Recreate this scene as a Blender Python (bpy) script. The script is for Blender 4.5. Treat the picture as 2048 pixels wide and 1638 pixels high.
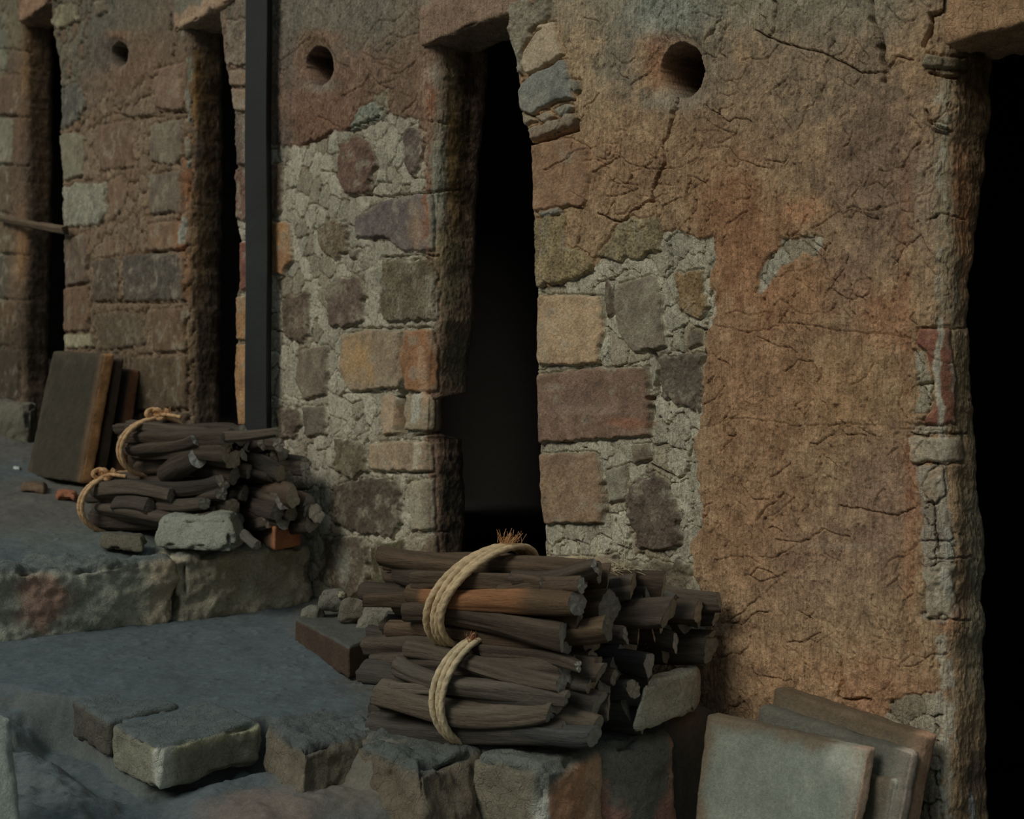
import bpy, math, random
import numpy as np
from mathutils import Vector, Matrix

for _o in list(bpy.data.objects):
    bpy.data.objects.remove(_o)
scene = bpy.context.scene
COL = scene.collection

# ------------------------------------------------------------------ camera
F, CX, CY, CZ = 2600.0, 1024.0, 819.0, 0.80      # focal length in pixels of the 2048 px frame, eye height
cam_d = bpy.data.cameras.new('camera')
cam_d.sensor_width = 36.0
cam_d.lens = F / 2048.0 * 36.0
cam_d.clip_start = 0.05
cam_d.dof.use_dof = True
cam_d.dof.focus_distance = 2.45
cam_d.dof.aperture_fstop = 6.3
cam = bpy.data.objects.new('camera', cam_d)
cam.location = (0, 0, CZ)
cam.rotation_euler = (math.pi / 2, 0, 0)
COL.objects.link(cam)
scene.camera = cam

# ------------------------------------------------------------------ light and exposure
world = bpy.data.worlds.new('overcast_daylight')
scene.world = world
world.use_nodes = True
wn = world.node_tree
wn.nodes.clear()
def _w(t, **k):
    n = wn.nodes.new(t)
    for a, b in k.items():
        setattr(n, a, b)
    return n
w_tc = _w('ShaderNodeTexCoord')
w_sep = _w('ShaderNodeSeparateXYZ')
w_mr = _w('ShaderNodeMapRange')
w_mr.inputs['From Min'].default_value = -0.25
w_mr.inputs['From Max'].default_value = 1.0
w_ramp = _w('ShaderNodeValToRGB')
w_ramp.color_ramp.elements[0].position = 0.0
w_ramp.color_ramp.elements[0].color = (0.035, 0.028, 0.022, 1)
w_ramp.color_ramp.elements[1].position = 1.0
w_ramp.color_ramp.elements[1].color = (0.29, 0.39, 0.47, 1)
_e = w_ramp.color_ramp.elements.new(0.25)
_e.color = (0.16, 0.145, 0.125, 1)
w_bg = _w('ShaderNodeBackground')
w_bg.inputs['Strength'].default_value = 0.56
w_out = _w('ShaderNodeOutputWorld')
wn.links.new(w_tc.outputs['Generated'], w_sep.inputs[0])
wn.links.new(w_sep.outputs['Z'], w_mr.inputs['Value'])
wn.links.new(w_mr.outputs['Result'], w_ramp.inputs['Fac'])
wn.links.new(w_ramp.outputs['Color'], w_bg.inputs['Color'])
wn.links.new(w_bg.outputs['Background'], w_out.inputs['Surface'])

sun_d = bpy.data.lights.new('veiled_sun', 'SUN')
sun_d.energy = 1.25
sun_d.angle = math.radians(26)
sun_d.color = (1.0, 0.95, 0.86)
sun = bpy.data.objects.new('veiled_sun', sun_d)
SUN_FROM = Vector((-1.0, -0.80, 1.10)).normalized()
sun.rotation_euler = SUN_FROM.to_track_quat('Z', 'Y').to_euler()
sun.location = (-2, -2, 4)
COL.objects.link(sun)

scene.view_settings.view_transform = 'Standard'
scene.view_settings.look = 'None'
scene.view_settings.exposure = 0.0
scene.view_settings.gamma = 1.0
scene.view_settings.use_curve_mapping = False

# ------------------------------------------------------------------ the kiln's own frame: s runs along the wall (uphill, metres), d into the wall
BAY = 1.4026
W0 = np.array([0.6738, 2.0])
T = np.array([-0.8692, 1.1010]); T = T / np.linalg.norm(T)
N = np.array([T[1], -T[0]])                       # into the wall

def wall_inv(px, py, d=0.0):
    "measured point of the photograph -> (s, z) on the plane at depth d"
    k = (np.asarray(px, float) - CX) / F
    s = (k * (W0[1] + d * N[1]) - W0[0] - d * N[0]) / (T[0] - k * T[1])
    Y = W0[1] + d * N[1] + s * T[1]
    return s, CZ - (np.asarray(py, float) - CY) / F * Y
def wp(s, d, z):
    return (W0[0] + s * T[0] + d * N[0], W0[1] + s * T[1] + d * N[1], z)
def P(px, py, d=0.0):
    s, z = wall_inv(px, py, d)
    return Vector(wp(float(s), d, float(z)))
def G(px, py, z):
    "point of the photograph at height z"
    Y = F * (CZ - z) / (py - CY)
    return Vector(((px - CX) / F * Y, Y, z))
def Q(px, py, Y):
    return Vector(((px - CX) / F * Y, Y, CZ - (py - CY) / F * Y))
def measure(x, y, z):
    return CX + F * x / y, CY - F * (z - CZ) / y

# ------------------------------------------------------------------ colour
KALB, DESAT = 2.9, 0.20
def lin(h):
    c = np.array([int(h[i:i + 2], 16) for i in (0, 2, 4)]) / 255.0
    return np.where(c <= 0.04045, c / 12.92, ((c + 0.055) / 1.055) ** 2.4)
def A(h, k=1.0):
    c = lin(h)
    g = c @ np.array([.2126, .7152, .0722])
    c = (c * (1 - DESAT) + g * DESAT) * np.array([1.03, 1.05, 0.94]) * KALB * k
    return c * min(1.0, 0.85 / c.max())

# ------------------------------------------------------------------ noise
def _h(ix, iy, iz, seed):
    n = (ix.astype(np.int64) * 374761393 + iy.astype(np.int64) * 668265263 + iz.astype(np.int64) * 1274126177 + seed * 974634777) & 0xFFFFFFFF
    n = ((n ^ (n >> 13)) * 1274126177) & 0xFFFFFFFF
    n = (n ^ (n >> 16)) & 0xFFFFFFFF
    n = (n * 2246822519) & 0xFFFFFFFF
    n = n ^ (n >> 15)
    return (n & 0xFFFFFF) / float(0xFFFFFF)
def vnoise3(x, y, z, seed=0):
    xi, yi, zi = np.floor(x), np.floor(y), np.floor(z)
    fx, fy, fz = x - xi, y - yi, z - zi
    fx, fy, fz = [f * f * f * (f * (f * 6 - 15) + 10) for f in (fx, fy, fz)]
    r = 0
    for a in (0, 1):
        for b in (0, 1):
            for c in (0, 1):
                wgt = (fx if a else 1 - fx) * (fy if b else 1 - fy) * (fz if c else 1 - fz)
                r = r + wgt * _h(xi + a, yi + b, zi + c, seed)
    return r * 2 - 1
def fbm3(x, y, z, seed=0, o=3, g=0.5):
    r, a, t = 0, 1.0, 0.0
    for i in range(o):
        r = r + a * vnoise3(x, y, z, seed + i * 17)
        t += a; a *= g
        x, y, z = x * 2.03, y * 2.03, z * 2.03
    return r / t
def vnoise2(x, y, seed=0):
    xi, yi = np.floor(x), np.floor(y)
    fx, fy = x - xi, y - yi
    fx, fy = [f * f * f * (f * (f * 6 - 15) + 10) for f in (fx, fy)]
    z0 = np.zeros_like(xi)
    r = 0
    for a in (0, 1):
        for b in (0, 1):
            r = r + (fx if a else 1 - fx) * (fy if b else 1 - fy) * _h(xi + a, yi + b, z0, seed)
    return r * 2 - 1
def fbm2(x, y, seed=0, o=4, g=0.5):
    r, a, t = 0, 1.0, 0.0
    for i in range(o):
        r = r + a * vnoise2(x, y, seed + i * 17)
        t += a; a *= g
        x, y = x * 1.62 - y * 1.22 + 3.1, x * 1.22 + y * 1.62 + 1.7
    return r / t
def worley(x, y, seed=0):
    "-> distance to the cell border (cell units), a random value per cell, a second one"
    xi, yi = np.floor(x), np.floor(y)
    f1 = np.full(x.shape, 9.0); f2 = np.full(x.shape, 9.0); cid = np.zeros(x.shape); cid2 = np.zeros(x.shape)
    z0 = np.zeros_like(xi)
    for a in (-1, 0, 1):
        for b in (-1, 0, 1):
            cx = xi + a; cy = yi + b
            jx = cx + 0.12 + 0.76 * _h(cx, cy, z0, seed); jy = cy + 0.12 + 0.76 * _h(cx, cy, z0 + 1, seed)
            d = np.hypot(x - jx, y - jy)
            r = _h(cx, cy, z0 + 2, seed); r2 = _h(cx, cy, z0 + 3, seed)
            new = d < f1
            f2 = np.where(new, f1, np.minimum(f2, d))
            cid = np.where(new, r, cid); cid2 = np.where(new, r2, cid2)
            f1 = np.where(new, d, f1)
    return f2 - f1, cid, cid2
def sstep(a, b, x):
    t = np.clip((x - a) / (b - a), 0, 1)
    return t * t * (3 - 2 * t)
def poly_sdf(px, py, poly):
    "signed distance, positive inside"
    poly = np.asarray(poly, float)
    d = np.full(px.shape, 1e9); ins = np.zeros(px.shape, bool)
    n = len(poly)
    for i in range(n):
        ax, ay = poly[i]; bx, by = poly[(i + 1) % n]
        ex, ey = bx - ax, by - ay
        L = ex * ex + ey * ey + 1e-12
        t = np.clip(((px - ax) * ex + (py - ay) * ey) / L, 0, 1)
        d = np.minimum(d, (px - ax - t * ex) ** 2 + (py - ay - t * ey) ** 2)
        c = ((ay > py) != (by > py)) & (px < (bx - ax) * (py - ay) / (by - ay + 1e-12) + ax)
        ins ^= c
    d = np.sqrt(d)
    return np.where(ins, d, -d)
def line_dist(px, py, pts):
    d = np.full(px.shape, 1e9)
    for (ax, ay), (bx, by) in zip(pts[:-1], pts[1:]):
        ex, ey = bx - ax, by - ay
        L = ex * ex + ey * ey + 1e-12
        t = np.clip(((px - ax) * ex + (py - ay) * ey) / L, 0, 1)
        d = np.minimum(d, (px - ax - t * ex) ** 2 + (py - ay - t * ey) ** 2)
    return np.sqrt(d)

# ------------------------------------------------------------------ materials
def make_mat(name, rough=0.92, scale=1.0, bump=0.5, stretch=(1, 1, 1), tint=0.16, cracks=0.0, spec=0.25, coord='Object', fine=1.0, speck=0.0, vert=0.0):
    m = bpy.data.materials.new(name)
    m.use_nodes = True
    nt = m.node_tree; nt.nodes.clear(); L = nt.links.new
    def nn(t, **k):
        n = nt.nodes.new(t)
        for a, b in k.items():
            setattr(n, a, b)
        return n
    out = nn('ShaderNodeOutputMaterial'); bs = nn('ShaderNodeBsdfPrincipled')
    L(bs.outputs[0], out.inputs[0])
    bs.inputs['Specular IOR Level'].default_value = spec
    at = nn('ShaderNodeAttribute', attribute_name='col')
    tc = nn('ShaderNodeTexCoord'); mp = nn('ShaderNodeMapping')
    mp.inputs['Scale'].default_value = tuple(scale * s for s in stretch)
    L(tc.outputs[coord], mp.inputs[0])
    def noise(sc, det, ro=0.6):
        n = nn('ShaderNodeTexNoise'); n.inputs['Scale'].default_value = sc; n.inputs['Detail'].default_value = det; n.inputs['Roughness'].default_value = ro
        L(mp.outputs[0], n.inputs['Vector']); return n
    def math_(op, a, b=None, cl=False):
        n = nn('ShaderNodeMath', operation=op); n.use_clamp = cl
        for i, v in enumerate((a, b)):
            if v is None: continue
            if isinstance(v, (int, float)): n.inputs[i].default_value = v
            else: L(v, n.inputs[i])
        return n.outputs[0]
    n1 = noise(28, 5, 0.65); n2 = noise(150, 6, 0.72); n3 = noise(620, 3, 0.7)
    v = math_('ADD', math_('MULTIPLY', math_('SUBTRACT', n1.outputs['Fac'], 0.5), tint * 1.6), math_('MULTIPLY', math_('SUBTRACT', n2.outputs['Fac'], 0.5), tint * 3.2))
    v = math_('ADD', v, math_('MULTIPLY', math_('SUBTRACT', n3.outputs['Fac'], 0.5), tint * 3.0))
    v = math_('ADD', v, 1.0)
    if speck > 0:
        vo = nn('ShaderNodeTexVoronoi'); vo.inputs['Scale'].default_value = 330
        L(mp.outputs[0], vo.inputs['Vector'])
        sp = math_('MULTIPLY', math_('LESS_THAN', vo.outputs['Distance'], 0.17), math_('GREATER_THAN', n2.outputs['Fac'], 0.56))
        v = math_('ADD', v, math_('MULTIPLY', sp, speck))
    mix = nn('ShaderNodeVectorMath', operation='SCALE')
    L(at.outputs['Color'], mix.inputs[0]); L(v, mix.inputs['Scale'])
    L(mix.outputs[0], bs.inputs['Base Color'])
    h = math_('ADD', math_('MULTIPLY', n1.outputs['Fac'], 0.8), math_('MULTIPLY', n2.outputs['Fac'], 0.75 * fine))
    h = math_('ADD', h, math_('MULTIPLY', n3.outputs['Fac'], 0.28 * fine))
    if vert > 0:
        m2 = nn('ShaderNodeMapping'); m2.inputs['Scale'].default_value = (1, 1, .13)
        L(tc.outputs[coord], m2.inputs[0])
        nv = nn('ShaderNodeTexNoise'); nv.inputs['Scale'].default_value = 190; nv.inputs['Detail'].default_value = 4; nv.inputs['Roughness'].default_value = .6
        nv.inputs['Distortion'].default_value = .6
        L(m2.outputs[0], nv.inputs['Vector'])
        rg = nn('ShaderNodeMapRange'); rg.inputs['From Min'].default_value = .34; rg.inputs['From Max'].default_value = .5
        L(nv.outputs['Fac'], rg.inputs['Value'])
        mv = nn('ShaderNodeAttribute', attribute_name='mask'); mr = nn('ShaderNodeMapRange'); mr.inputs['From Min'].default_value = .02; mr.inputs['From Max'].default_value = .08; L(mv.outputs['Fac'], mr.inputs['Value'])
        h = math_('ADD', h, math_('MULTIPLY', math_('MULTIPLY', rg.outputs[0], vert), mr.outputs[0]))
    if cracks > 0:
        mk = nn('ShaderNodeAttribute', attribute_name='mask')
        wv = nn('ShaderNodeTexNoise'); wv.inputs['Scale'].default_value = 30; L(mp.outputs[0], wv.inputs['Vector'])
        sv = nn('ShaderNodeVectorMath', operation='SCALE'); sv.inputs['Scale'].default_value = 0.06; L(wv.outputs['Color'], sv.inputs[0])
        av = nn('ShaderNodeVectorMath', operation='ADD'); L(mp.outputs[0], av.inputs[0]); L(sv.outputs[0], av.inputs[1])
        for sc, wdt, amt in ((30, 0.035, 1.0), (75, 0.05, 0.4)):
            vo = nn('ShaderNodeTexVoronoi', feature='DISTANCE_TO_EDGE'); vo.inputs['Scale'].default_value = sc; L(av.outputs[0], vo.inputs['Vector'])
            k = nn('ShaderNodeMapRange'); k.inputs['From Max'].default_value = wdt; L(vo.outputs['Distance'], k.inputs['Value'])
            k2 = math_('MULTIPLY', math_('MULTIPLY', math_('SUBTRACT', k.outputs[0], 1.0), cracks * amt), math_('MULTIPLY', mk.outputs['Fac'], math_('LESS_THAN', mk.outputs['Fac'], 1.2)))
            h = math_('ADD', h, k2)
    bp = nn('ShaderNodeBump'); bp.inputs['Strength'].default_value = bump; bp.inputs['Distance'].default_value = 0.006
    L(h, bp.inputs['Height']); L(bp.outputs[0], bs.inputs['Normal'])
    r = nn('ShaderNodeMath', operation='MULTIPLY_ADD'); L(n2.outputs['Fac'], r.inputs[0]); r.inputs[1].default_value = 0.2; r.inputs[2].default_value = rough - 0.1
    r.use_clamp = True
    if vert > 0:                                   # stones glazed by the kiln's fly ash
        gl = nn('ShaderNodeMapRange'); gl.inputs['From Min'].default_value = 1.2; gl.inputs['From Max'].default_value = 1.9
        L(mk.outputs['Fac'], gl.inputs['Value'])
        vn = nn('ShaderNodeMath', operation='GREATER_THAN'); vn.inputs[1].default_value = .5; L(n2.outputs['Fac'], vn.inputs[0])
        mx = math_('SUBTRACT', r.outputs[0], math_('MULTIPLY', math_('MULTIPLY', gl.outputs[0], vn.outputs[0]), .62), True)
        L(mx, bs.inputs['Roughness'])
    else:
        L(r.outputs[0], bs.inputs['Roughness'])
    return m

MAT = {}
MAT['masonry'] = make_mat('old_clay_masonry', cracks=0.6, bump=1.0, tint=0.46, speck=0.8, fine=1.25, vert=.45)
MAT['dust'] = make_mat('ash_dust_ground', bump=0.5, tint=0.30, scale=0.9, speck=1.0)
MAT['stone'] = make_mat('rough_stone', bump=1.0, tint=0.36, cracks=0.5, speck=0.5)
MAT['slab'] = make_mat('fired_clay_slab', bump=0.8, tint=0.34, fine=1.3, speck=0.4)
MAT['wood'] = make_mat('split_firewood', bump=0.9, tint=0.34, stretch=(0.10, 1.0, 1.0), scale=1.5, rough=0.85)
MAT['rope'] = make_mat('straw_rope_fibre', bump=0.7, tint=0.25, stretch=(1, 1, 1), scale=2.0, rough=0.8)
MAT['steel'] = make_mat('blackened_steel', bump=0.12, tint=0.22, rough=0.6, spec=0.4, scale=0.8)
MAT['soot'] = make_mat('sooty_kiln_lining', bump=0.6, tint=0.2)

# ------------------------------------------------------------------ objects
def link(name, me, mat, parent=None, world_loc=None):
    o = bpy.data.objects.new(name, me)
    COL.objects.link(o)
    if mat is not None and not me.materials:
        me.materials.append(mat)
    if parent is not None:
        o.parent = parent
        if world_loc is not None:
            o.location = Vector(world_loc) - parent.location
    elif world_loc is not None:
        o.location = world_loc
    return o
def tag(o, label=None, cat=None, group=None, kind=None):
    if label: o['label'] = label
    if cat: o['category'] = cat
    if group: o['group'] = group
    if kind: o['kind'] = kind
    return o
def empty(name, loc):
    o = bpy.data.objects.new(name, None)
    o.empty_display_size = 0.05
    COL.objects.link(o)
    o.location = loc
    return o
def mesh_np(name, verts, faces, col=None, mask=None, smooth=True):
    "faces: list of (n,4) or (n,3) int arrays"
    me = bpy.data.meshes.new(name)
    verts = np.asarray(verts, np.float64)
    fl = [np.asarray(f) for f in faces if len(f)]
    nl = sum(f.size for f in fl); nf = sum(len(f) for f in fl)
    me.vertices.add(len(verts)); me.vertices.foreach_set('co', verts.astype(np.float32).ravel())
    me.loops.add(nl); me.polygons.add(nf)
    me.loops.foreach_set('vertex_index', np.concatenate([f.ravel() for f in fl]).astype(np.int32))
    tot = np.concatenate([np.full(len(f), f.shape[1]) for f in fl])
    st = np.concatenate([[0], np.cumsum(tot)[:-1]])
    me.polygons.foreach_set('loop_start', st.astype(np.int32))
    me.polygons.foreach_set('loop_total', tot.astype(np.int32))
    me.update(calc_edges=True)
    me.polygons.foreach_set('use_smooth', np.full(nf, smooth is not False))
    if col is not None:
        a = me.attributes.new('col', 'FLOAT_COLOR', 'POINT')
        c = np.ones((len(verts), 4), np.float32)
        c[:, :3] = np.clip(col, 0, 1)
        a.data.foreach_set('color', c.ravel())
    if mask is not None:
        a = me.attributes.new('mask', 'FLOAT', 'POINT')
        a.data.foreach_set('value', np.broadcast_to(mask, (len(verts),)).astype(np.float32).copy())
    me.validate()
    return me
def grid_faces(nr, nc, off=0, wrap=False):
    r = np.arange(nr - 1)[:, None]; c = np.arange(nc if wrap else nc - 1)[None, :]
    c2 = (c + 1) % nc
    return np.stack([r * nc + c, r * nc + c2, (r + 1) * nc + c2, (r + 1) * nc + c], -1).reshape(-1, 4) + off

# a block with eight given corners: rounded edges, worn surface
def block(name, corners, mat, r=0.01, amp=0.004, amp2=0.0015, nscale=18, seed=1, res=0.006, col=None, mask=0.0, parent=None, colfn=None, maxn=90, chip=0.0):
    """corners: 8 Vectors, bottom then top; each: front-left, front-right, back-right, back-left"""
    c = np.array([list(v) for v in corners]).reshape(2, 4, 3)
    ctr = c.reshape(-1, 3).mean(0)
    u_len = np.linalg.norm(c[0, 1] - c[0, 0]); v_len = np.linalg.norm(c[0, 3] - c[0, 0]); w_len = np.linalg.norm(c[1, 0] - c[0, 0])
    H = np.array([u_len, v_len, w_len]) / 2
    n = [int(np.clip(2 * h / res, 4, maxn)) for h in H]
    V, Fc, off = [], [], 0
    idx = {}
    for ax in range(3):
        a1, a2 = [(1, 2), (0, 2), (0, 1)][ax]
        for sg in (-1, 1):
            g1, g2 = np.meshgrid(np.linspace(-1, 1, n[a1] + 1), np.linspace(-1, 1, n[a2] + 1), indexing='ij')
            p = np.zeros(g1.shape + (3,)); p[..., ax] = sg; p[..., a1] = g1; p[..., a2] = g2
            f = grid_faces(n[a1] + 1, n[a2] + 1, off)
            flip = (sg > 0) == (ax == 1)
            if flip: f = f[:, ::-1]
            V.append(p.reshape(-1, 3)); Fc.append(f); off += p.shape[0] * p.shape[1]
    V = np.concatenate(V); Fc = np.concatenate(Fc)
    key = np.round(V * 1e5).astype(np.int64)
    _, first, inv = np.unique(key, axis=0, return_index=True, return_inverse=True)
    inv = inv.ravel()
    V = V[first]; Fc = inv[Fc]
    ph = V * H
    rr = min(r, H.min() * 0.95)
    rv = rr * (1 + 0.5 * fbm3(ph[:, 0] * 9, ph[:, 1] * 9, ph[:, 2] * 9, seed + 5, 2))
    rv = np.minimum(rv, H.min() * 0.95)[:, None]
    q = np.clip(ph, -(H - rv), H - rv)
    dv = ph - q; ln = np.linalg.norm(dv, axis=1, keepdims=True)
    nrm = dv / np.maximum(ln, 1e-9)
    pl = q + nrm * rv
    t = (pl / H + 1) / 2
    u, v, w = t[:, 0:1], t[:, 1:2], t[:, 2:3]
    def bil(k):
        return (1 - u) * (1 - v) * c[k, 0] + u * (1 - v) * c[k, 1] + u * v * c[k, 2] + (1 - u) * v * c[k, 3]
    W = (1 - w) * bil(0) + w * bil(1)
    U3 = np.array([(c[0, 1] - c[0, 0]) / u_len, (c[0, 3] - c[0, 0]) / v_len, (c[1, 0] - c[0, 0]) / w_len])
    nw = nrm @ U3
    nw /= np.maximum(np.linalg.norm(nw, axis=1, keepdims=True), 1e-9)
    x, y, z = W[:, 0] * nscale, W[:, 1] * nscale, W[:, 2] * nscale
    dsp = amp * fbm3(x, y, z, seed, 3) + amp2 * fbm3(x * 5, y * 5, z * 5, seed + 9, 3)
    if chip > 0:
        e = fbm3(x * 1.6, y * 1.6, z * 1.6, seed + 31, 2)
        edge = (np.abs(nrm) > 0.35).sum(1) >= 2
        dsp = dsp - chip * np.clip(e - 0.05, 0, 1) * (0.3 + 1.2 * edge)
    W = W + nw * dsp[:, None]
    if colfn is not None:
        cc = colfn(V, W, nrm)
    else:
        cc = np.tile(np.asarray(col), (len(W), 1))
        nv = fbm3(x * 0.7, y * 0.7, z * 0.7, seed + 3, 3)
        cc = cc * (1 + 0.28 * nv[:, None])
    base = W.min(0) * [0, 0, 1] + ctr * [1, 1, 0]
    me = mesh_np(name, W - base, [Fc], cc, mask)
    me.validate()
    return link(name, me, mat, parent, base)
def hexa(front4, back):
    """front4: front face corners bottom-left, bottom-right, top-right, top-left; back: offset vector -> eight corners"""
    bl, br, tr, tl = [Vector(v) for v in front4]
    b = Vector(back)
    return [bl, br, br + b, bl + b, tl, tr, tr + b, tl + b]
NV = Vector((N[0], N[1], 0)); TV = Vector((T[0], T[1], 0)); UP = Vector((0, 0, 1))

# ================================================================== THE KILN WALL
def surface(px, py, a, z, Y, spec, seed):
    """relief (metres, outwards), colour and fine-crack mask of one pier. px,py: where features were measured; a,z: metres along the surface"""
    k = F / Y                                     # pixels per metre at that distance
    n = len(px)
    wob = (spec.get('warp', 0.0045)) * k
    wx = px + wob * fbm2(a * 40, z * 40, seed + 1, 3, 0.5)
    wy = py + wob * fbm2(a * 40, z * 40, seed + 2, 3, 0.5)
    big = fbm2(a * 7, z * 7, seed + 3, 3)
    med = fbm2(a * 34, z * 30, seed + 4, 4, 0.6)
    fin = fbm2(a * 150, z * 110, seed + 5, 3, 0.6)
    rag = fbm2(a * 60, z * 60, seed + 6, 3, 0.55)
    rag1 = fbm2(a * 50, z * 50, seed + 66, 2, 0.4)
    disp = 0.006 * big + 0.0032 * med + 0.0016 * fin
    st0 = fbm2((a + .02 * med) * 190, z * 30, seed + 7, 3, 0.6)
    col = np.tile(A(spec['base']), (n, 1))
    for (cx, cy, rx, ry, h, st) in spec.get('under', []):
        e = np.sqrt(((wx - cx) / rx) ** 2 + ((wy - cy) / ry) ** 2) + 0.35 * med + 0.2 * rag
        w = (.85 * st * (1 - sstep(0.25, 1.35, e)))[:, None]
        col = col * (1 - w) + A(h) * w
    col = col * (1 + 0.26 * med + 0.22 * rag + 0.16 * st0)[:, None]
    mask = np.full(n, 0.10)
    # straw marks and trowel strokes of the daub
    ga = a + 0.02 * med
    st = fbm2(ga * 190, z * 22, seed + 7, 3, 0.6)
    disp = disp + 0.0026 * st + 0.0016 * fbm2(ga * 70, z * 12, seed + 19, 3)
    e3, id3, id3b = worley(a / .006, z / .009, seed + 13)
    disp = disp - 0.0030 * (id3 > 0.93) * sstep(0.25, .7, e3)
    e4, id4, id4b = worley(a / .034 + 0.5 * med + .2 * rag, z / .05 + 0.5 * med + .2 * rag, seed + 14)
    disp = disp - 0.0030 * (1 - sstep(0.005, 0.05, e4)) * sstep(.02, .25, fbm2(a * 16, z * 16, seed + 15, 3))
    stone_w = np.zeros(n)
    # broken open areas: packed mortar
    cell = spec.get('cell', 0.034)
    e1, id1, id1b = worley(a / cell + 0.40 * med + 0.06 * rag, z / (cell * 1.15) + 0.35 * big + 0.06 * rag, seed + 8)
    e2, id2, _ = worley(a / (cell * .42) + 0.1 * rag, z / (cell * .5) + 0.25 * med, seed + 9)
    mort = np.zeros(n)
    for poly, h, depth in spec.get('mortar', []):
        sd = poly_sdf(wx, wy, poly) + 8 * k / 1000 * rag1
        w = sstep(-1.5, 2.5, sd)
        mort = np.maximum(mort, w)
        lump = depth + spec.get('lump', 0.0035) * (id1 - 0.5) + spec.get('dome', 0.0015) * sstep(0, 0.5, e1) - 0.012 * (1 - sstep(0.01, 0.075, e1)) * (id1b > 0.3)
        lump = lump - 0.0026 * (1 - sstep(0.0, 0.10, e2)) * sstep(.05, .3, fbm2(a * 11, z * 11, seed + 12, 2))
        disp = disp * (1 - w) + (0.006 * big + 0.0026 * med + 0.0010 * fin + lump) * w
        c = A(h) * (1 + 0.34 * (id1 - 0.5) + 0.16 * med + 0.12 * rag)[:, None]
        br = sstep(0.72, 0.95, id1b)[:, None] * 0.55
        c = c * (1 - br) + A(spec.get('mix', '6b5644')) * br
        col = col * (1 - w[:, None]) + c * w[:, None]
        mask = mask * (1 - w) + 0.45 * w
        disp = disp - 0.0035 * np.exp(-((sd + 1.0) / 2.2) ** 2)
    # stones and bricks
    for i, it in enumerate(spec.get('stones', [])):
        poly, h, ht = it[0], it[1], it[2]
        kind = it[3] if len(it) > 3 else ''
        pa = np.asarray(poly, float)
        near = (px > pa[:, 0].min() - 25) & (px < pa[:, 0].max() + 25) & (py > pa[:, 1].min() - 25) & (py < pa[:, 1].max() + 25)
        if not near.any(): continue
        ii = np.nonzero(near)[0]
        sd = poly_sdf(0.75 * wx[ii] + 0.25 * px[ii], 0.75 * wy[ii] + 0.25 * py[ii], poly) + ((4.0 if kind == '' else 9.0) * k[ii] / 1100) * rag1[ii]
        w = sstep(-0.5, 2.0, sd)
        sm = sd / k[ii]
        rough = 1.0 if kind != 'r' else 2.6
        nn_ = 0.004 * big[ii] + rough * (0.0016 * med[ii] + 0.0013 * fin[ii]) + (0.003 * fbm2(a[ii] * 300, z[ii] * 300, seed + 40, 2) if kind == 'g' else 0)
        body = 0.55 * ht + nn_ + 0.0028 * sstep(0, 0.006, sm)
        disp[ii] = disp[ii] * (1 - w) + body * w - 0.0055 * np.exp(-((sd + 1.5) / 2.2) ** 2)
        c = A(h) * (1 + 0.22 * fbm2(a[ii] * 20, z[ii] * 20, seed + 50 + i, 3) + (0.18 if kind == '' else 0.34) * rag[ii])[:, None]
        bl = fbm2(a[ii] * 28 + i, z[ii] * 28, seed + 42, 4, .6)
        g1 = (0.5 * sstep(.12, .45, bl))[:, None]; g2 = (0.55 * sstep(.15, .5, -bl))[:, None]
        c = c * (1 - g1) + A('7d7566') * g1
        c = c * (1 - g2) + A(h, .55) * g2
        col[ii] = col[ii] * (1 - w[:, None]) + c * w[:, None]
        mask[ii] = mask[ii] * (1 - w) + (0.0 if kind == '' else (2.0 if kind == 'g' else 0.0)) * w
        stone_w[ii] = np.maximum(stone_w[ii], w)
    # colour of scorch, salts and lichen, plus darker jambs and pier feet, over everything
    for it in spec.get('over', []):
        cx, cy, rx, ry, h, st_ = it[:6]
        e = np.sqrt(((wx - cx) / rx) ** 2 + ((wy - cy) / ry) ** 2) + 0.45 * med + 0.35 * rag
        w = (st_ * (1 - sstep(0.2, 1.3, e)))[:, None]
        col = col * (1 - w) + A(h) * (1 + 0.2 * rag)[:, None] * w
    for pts, wd, h, st_, gate in spec.get('streaks', []):
        dl = line_dist(wx, wy, pts) / wd + 0.5 * rag
        w = st_ * (1 - sstep(0.6, 1.15, dl))
        if gate: w = w * sstep(gate - 0.12, gate + 0.12, fbm2(a * 90, z * 45, seed + 60, 4, 0.65) * 0.9 + 0.3)
        col = col * (1 - w[:, None]) + A(h) * w[:, None]
    for pts, wd, dp in spec.get('cracks', []):
        pa = np.asarray(pts, float)
        near = (px > pa[:, 0].min() - 30) & (px < pa[:, 0].max() + 30) & (py > pa[:, 1].min() - 30) & (py < pa[:, 1].max() + 30)
        ii = np.nonzero(near)[0]
        if not len(ii): continue
        jx = px[ii] + 5 * k[ii] / 1100 * rag[ii] + 3 * med[ii]; jy = py[ii] + 5 * k[ii] / 1100 * med[ii] + 3 * rag[ii]
        dl = line_dist(jx, jy, pts)
        disp[ii] -= 1.8 * dp * (1 - sstep(wd * 0.5, wd * 1.45, dl))
    # hair cracks and straw cuts of the dried daub
    rs = random.Random(seed)
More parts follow.
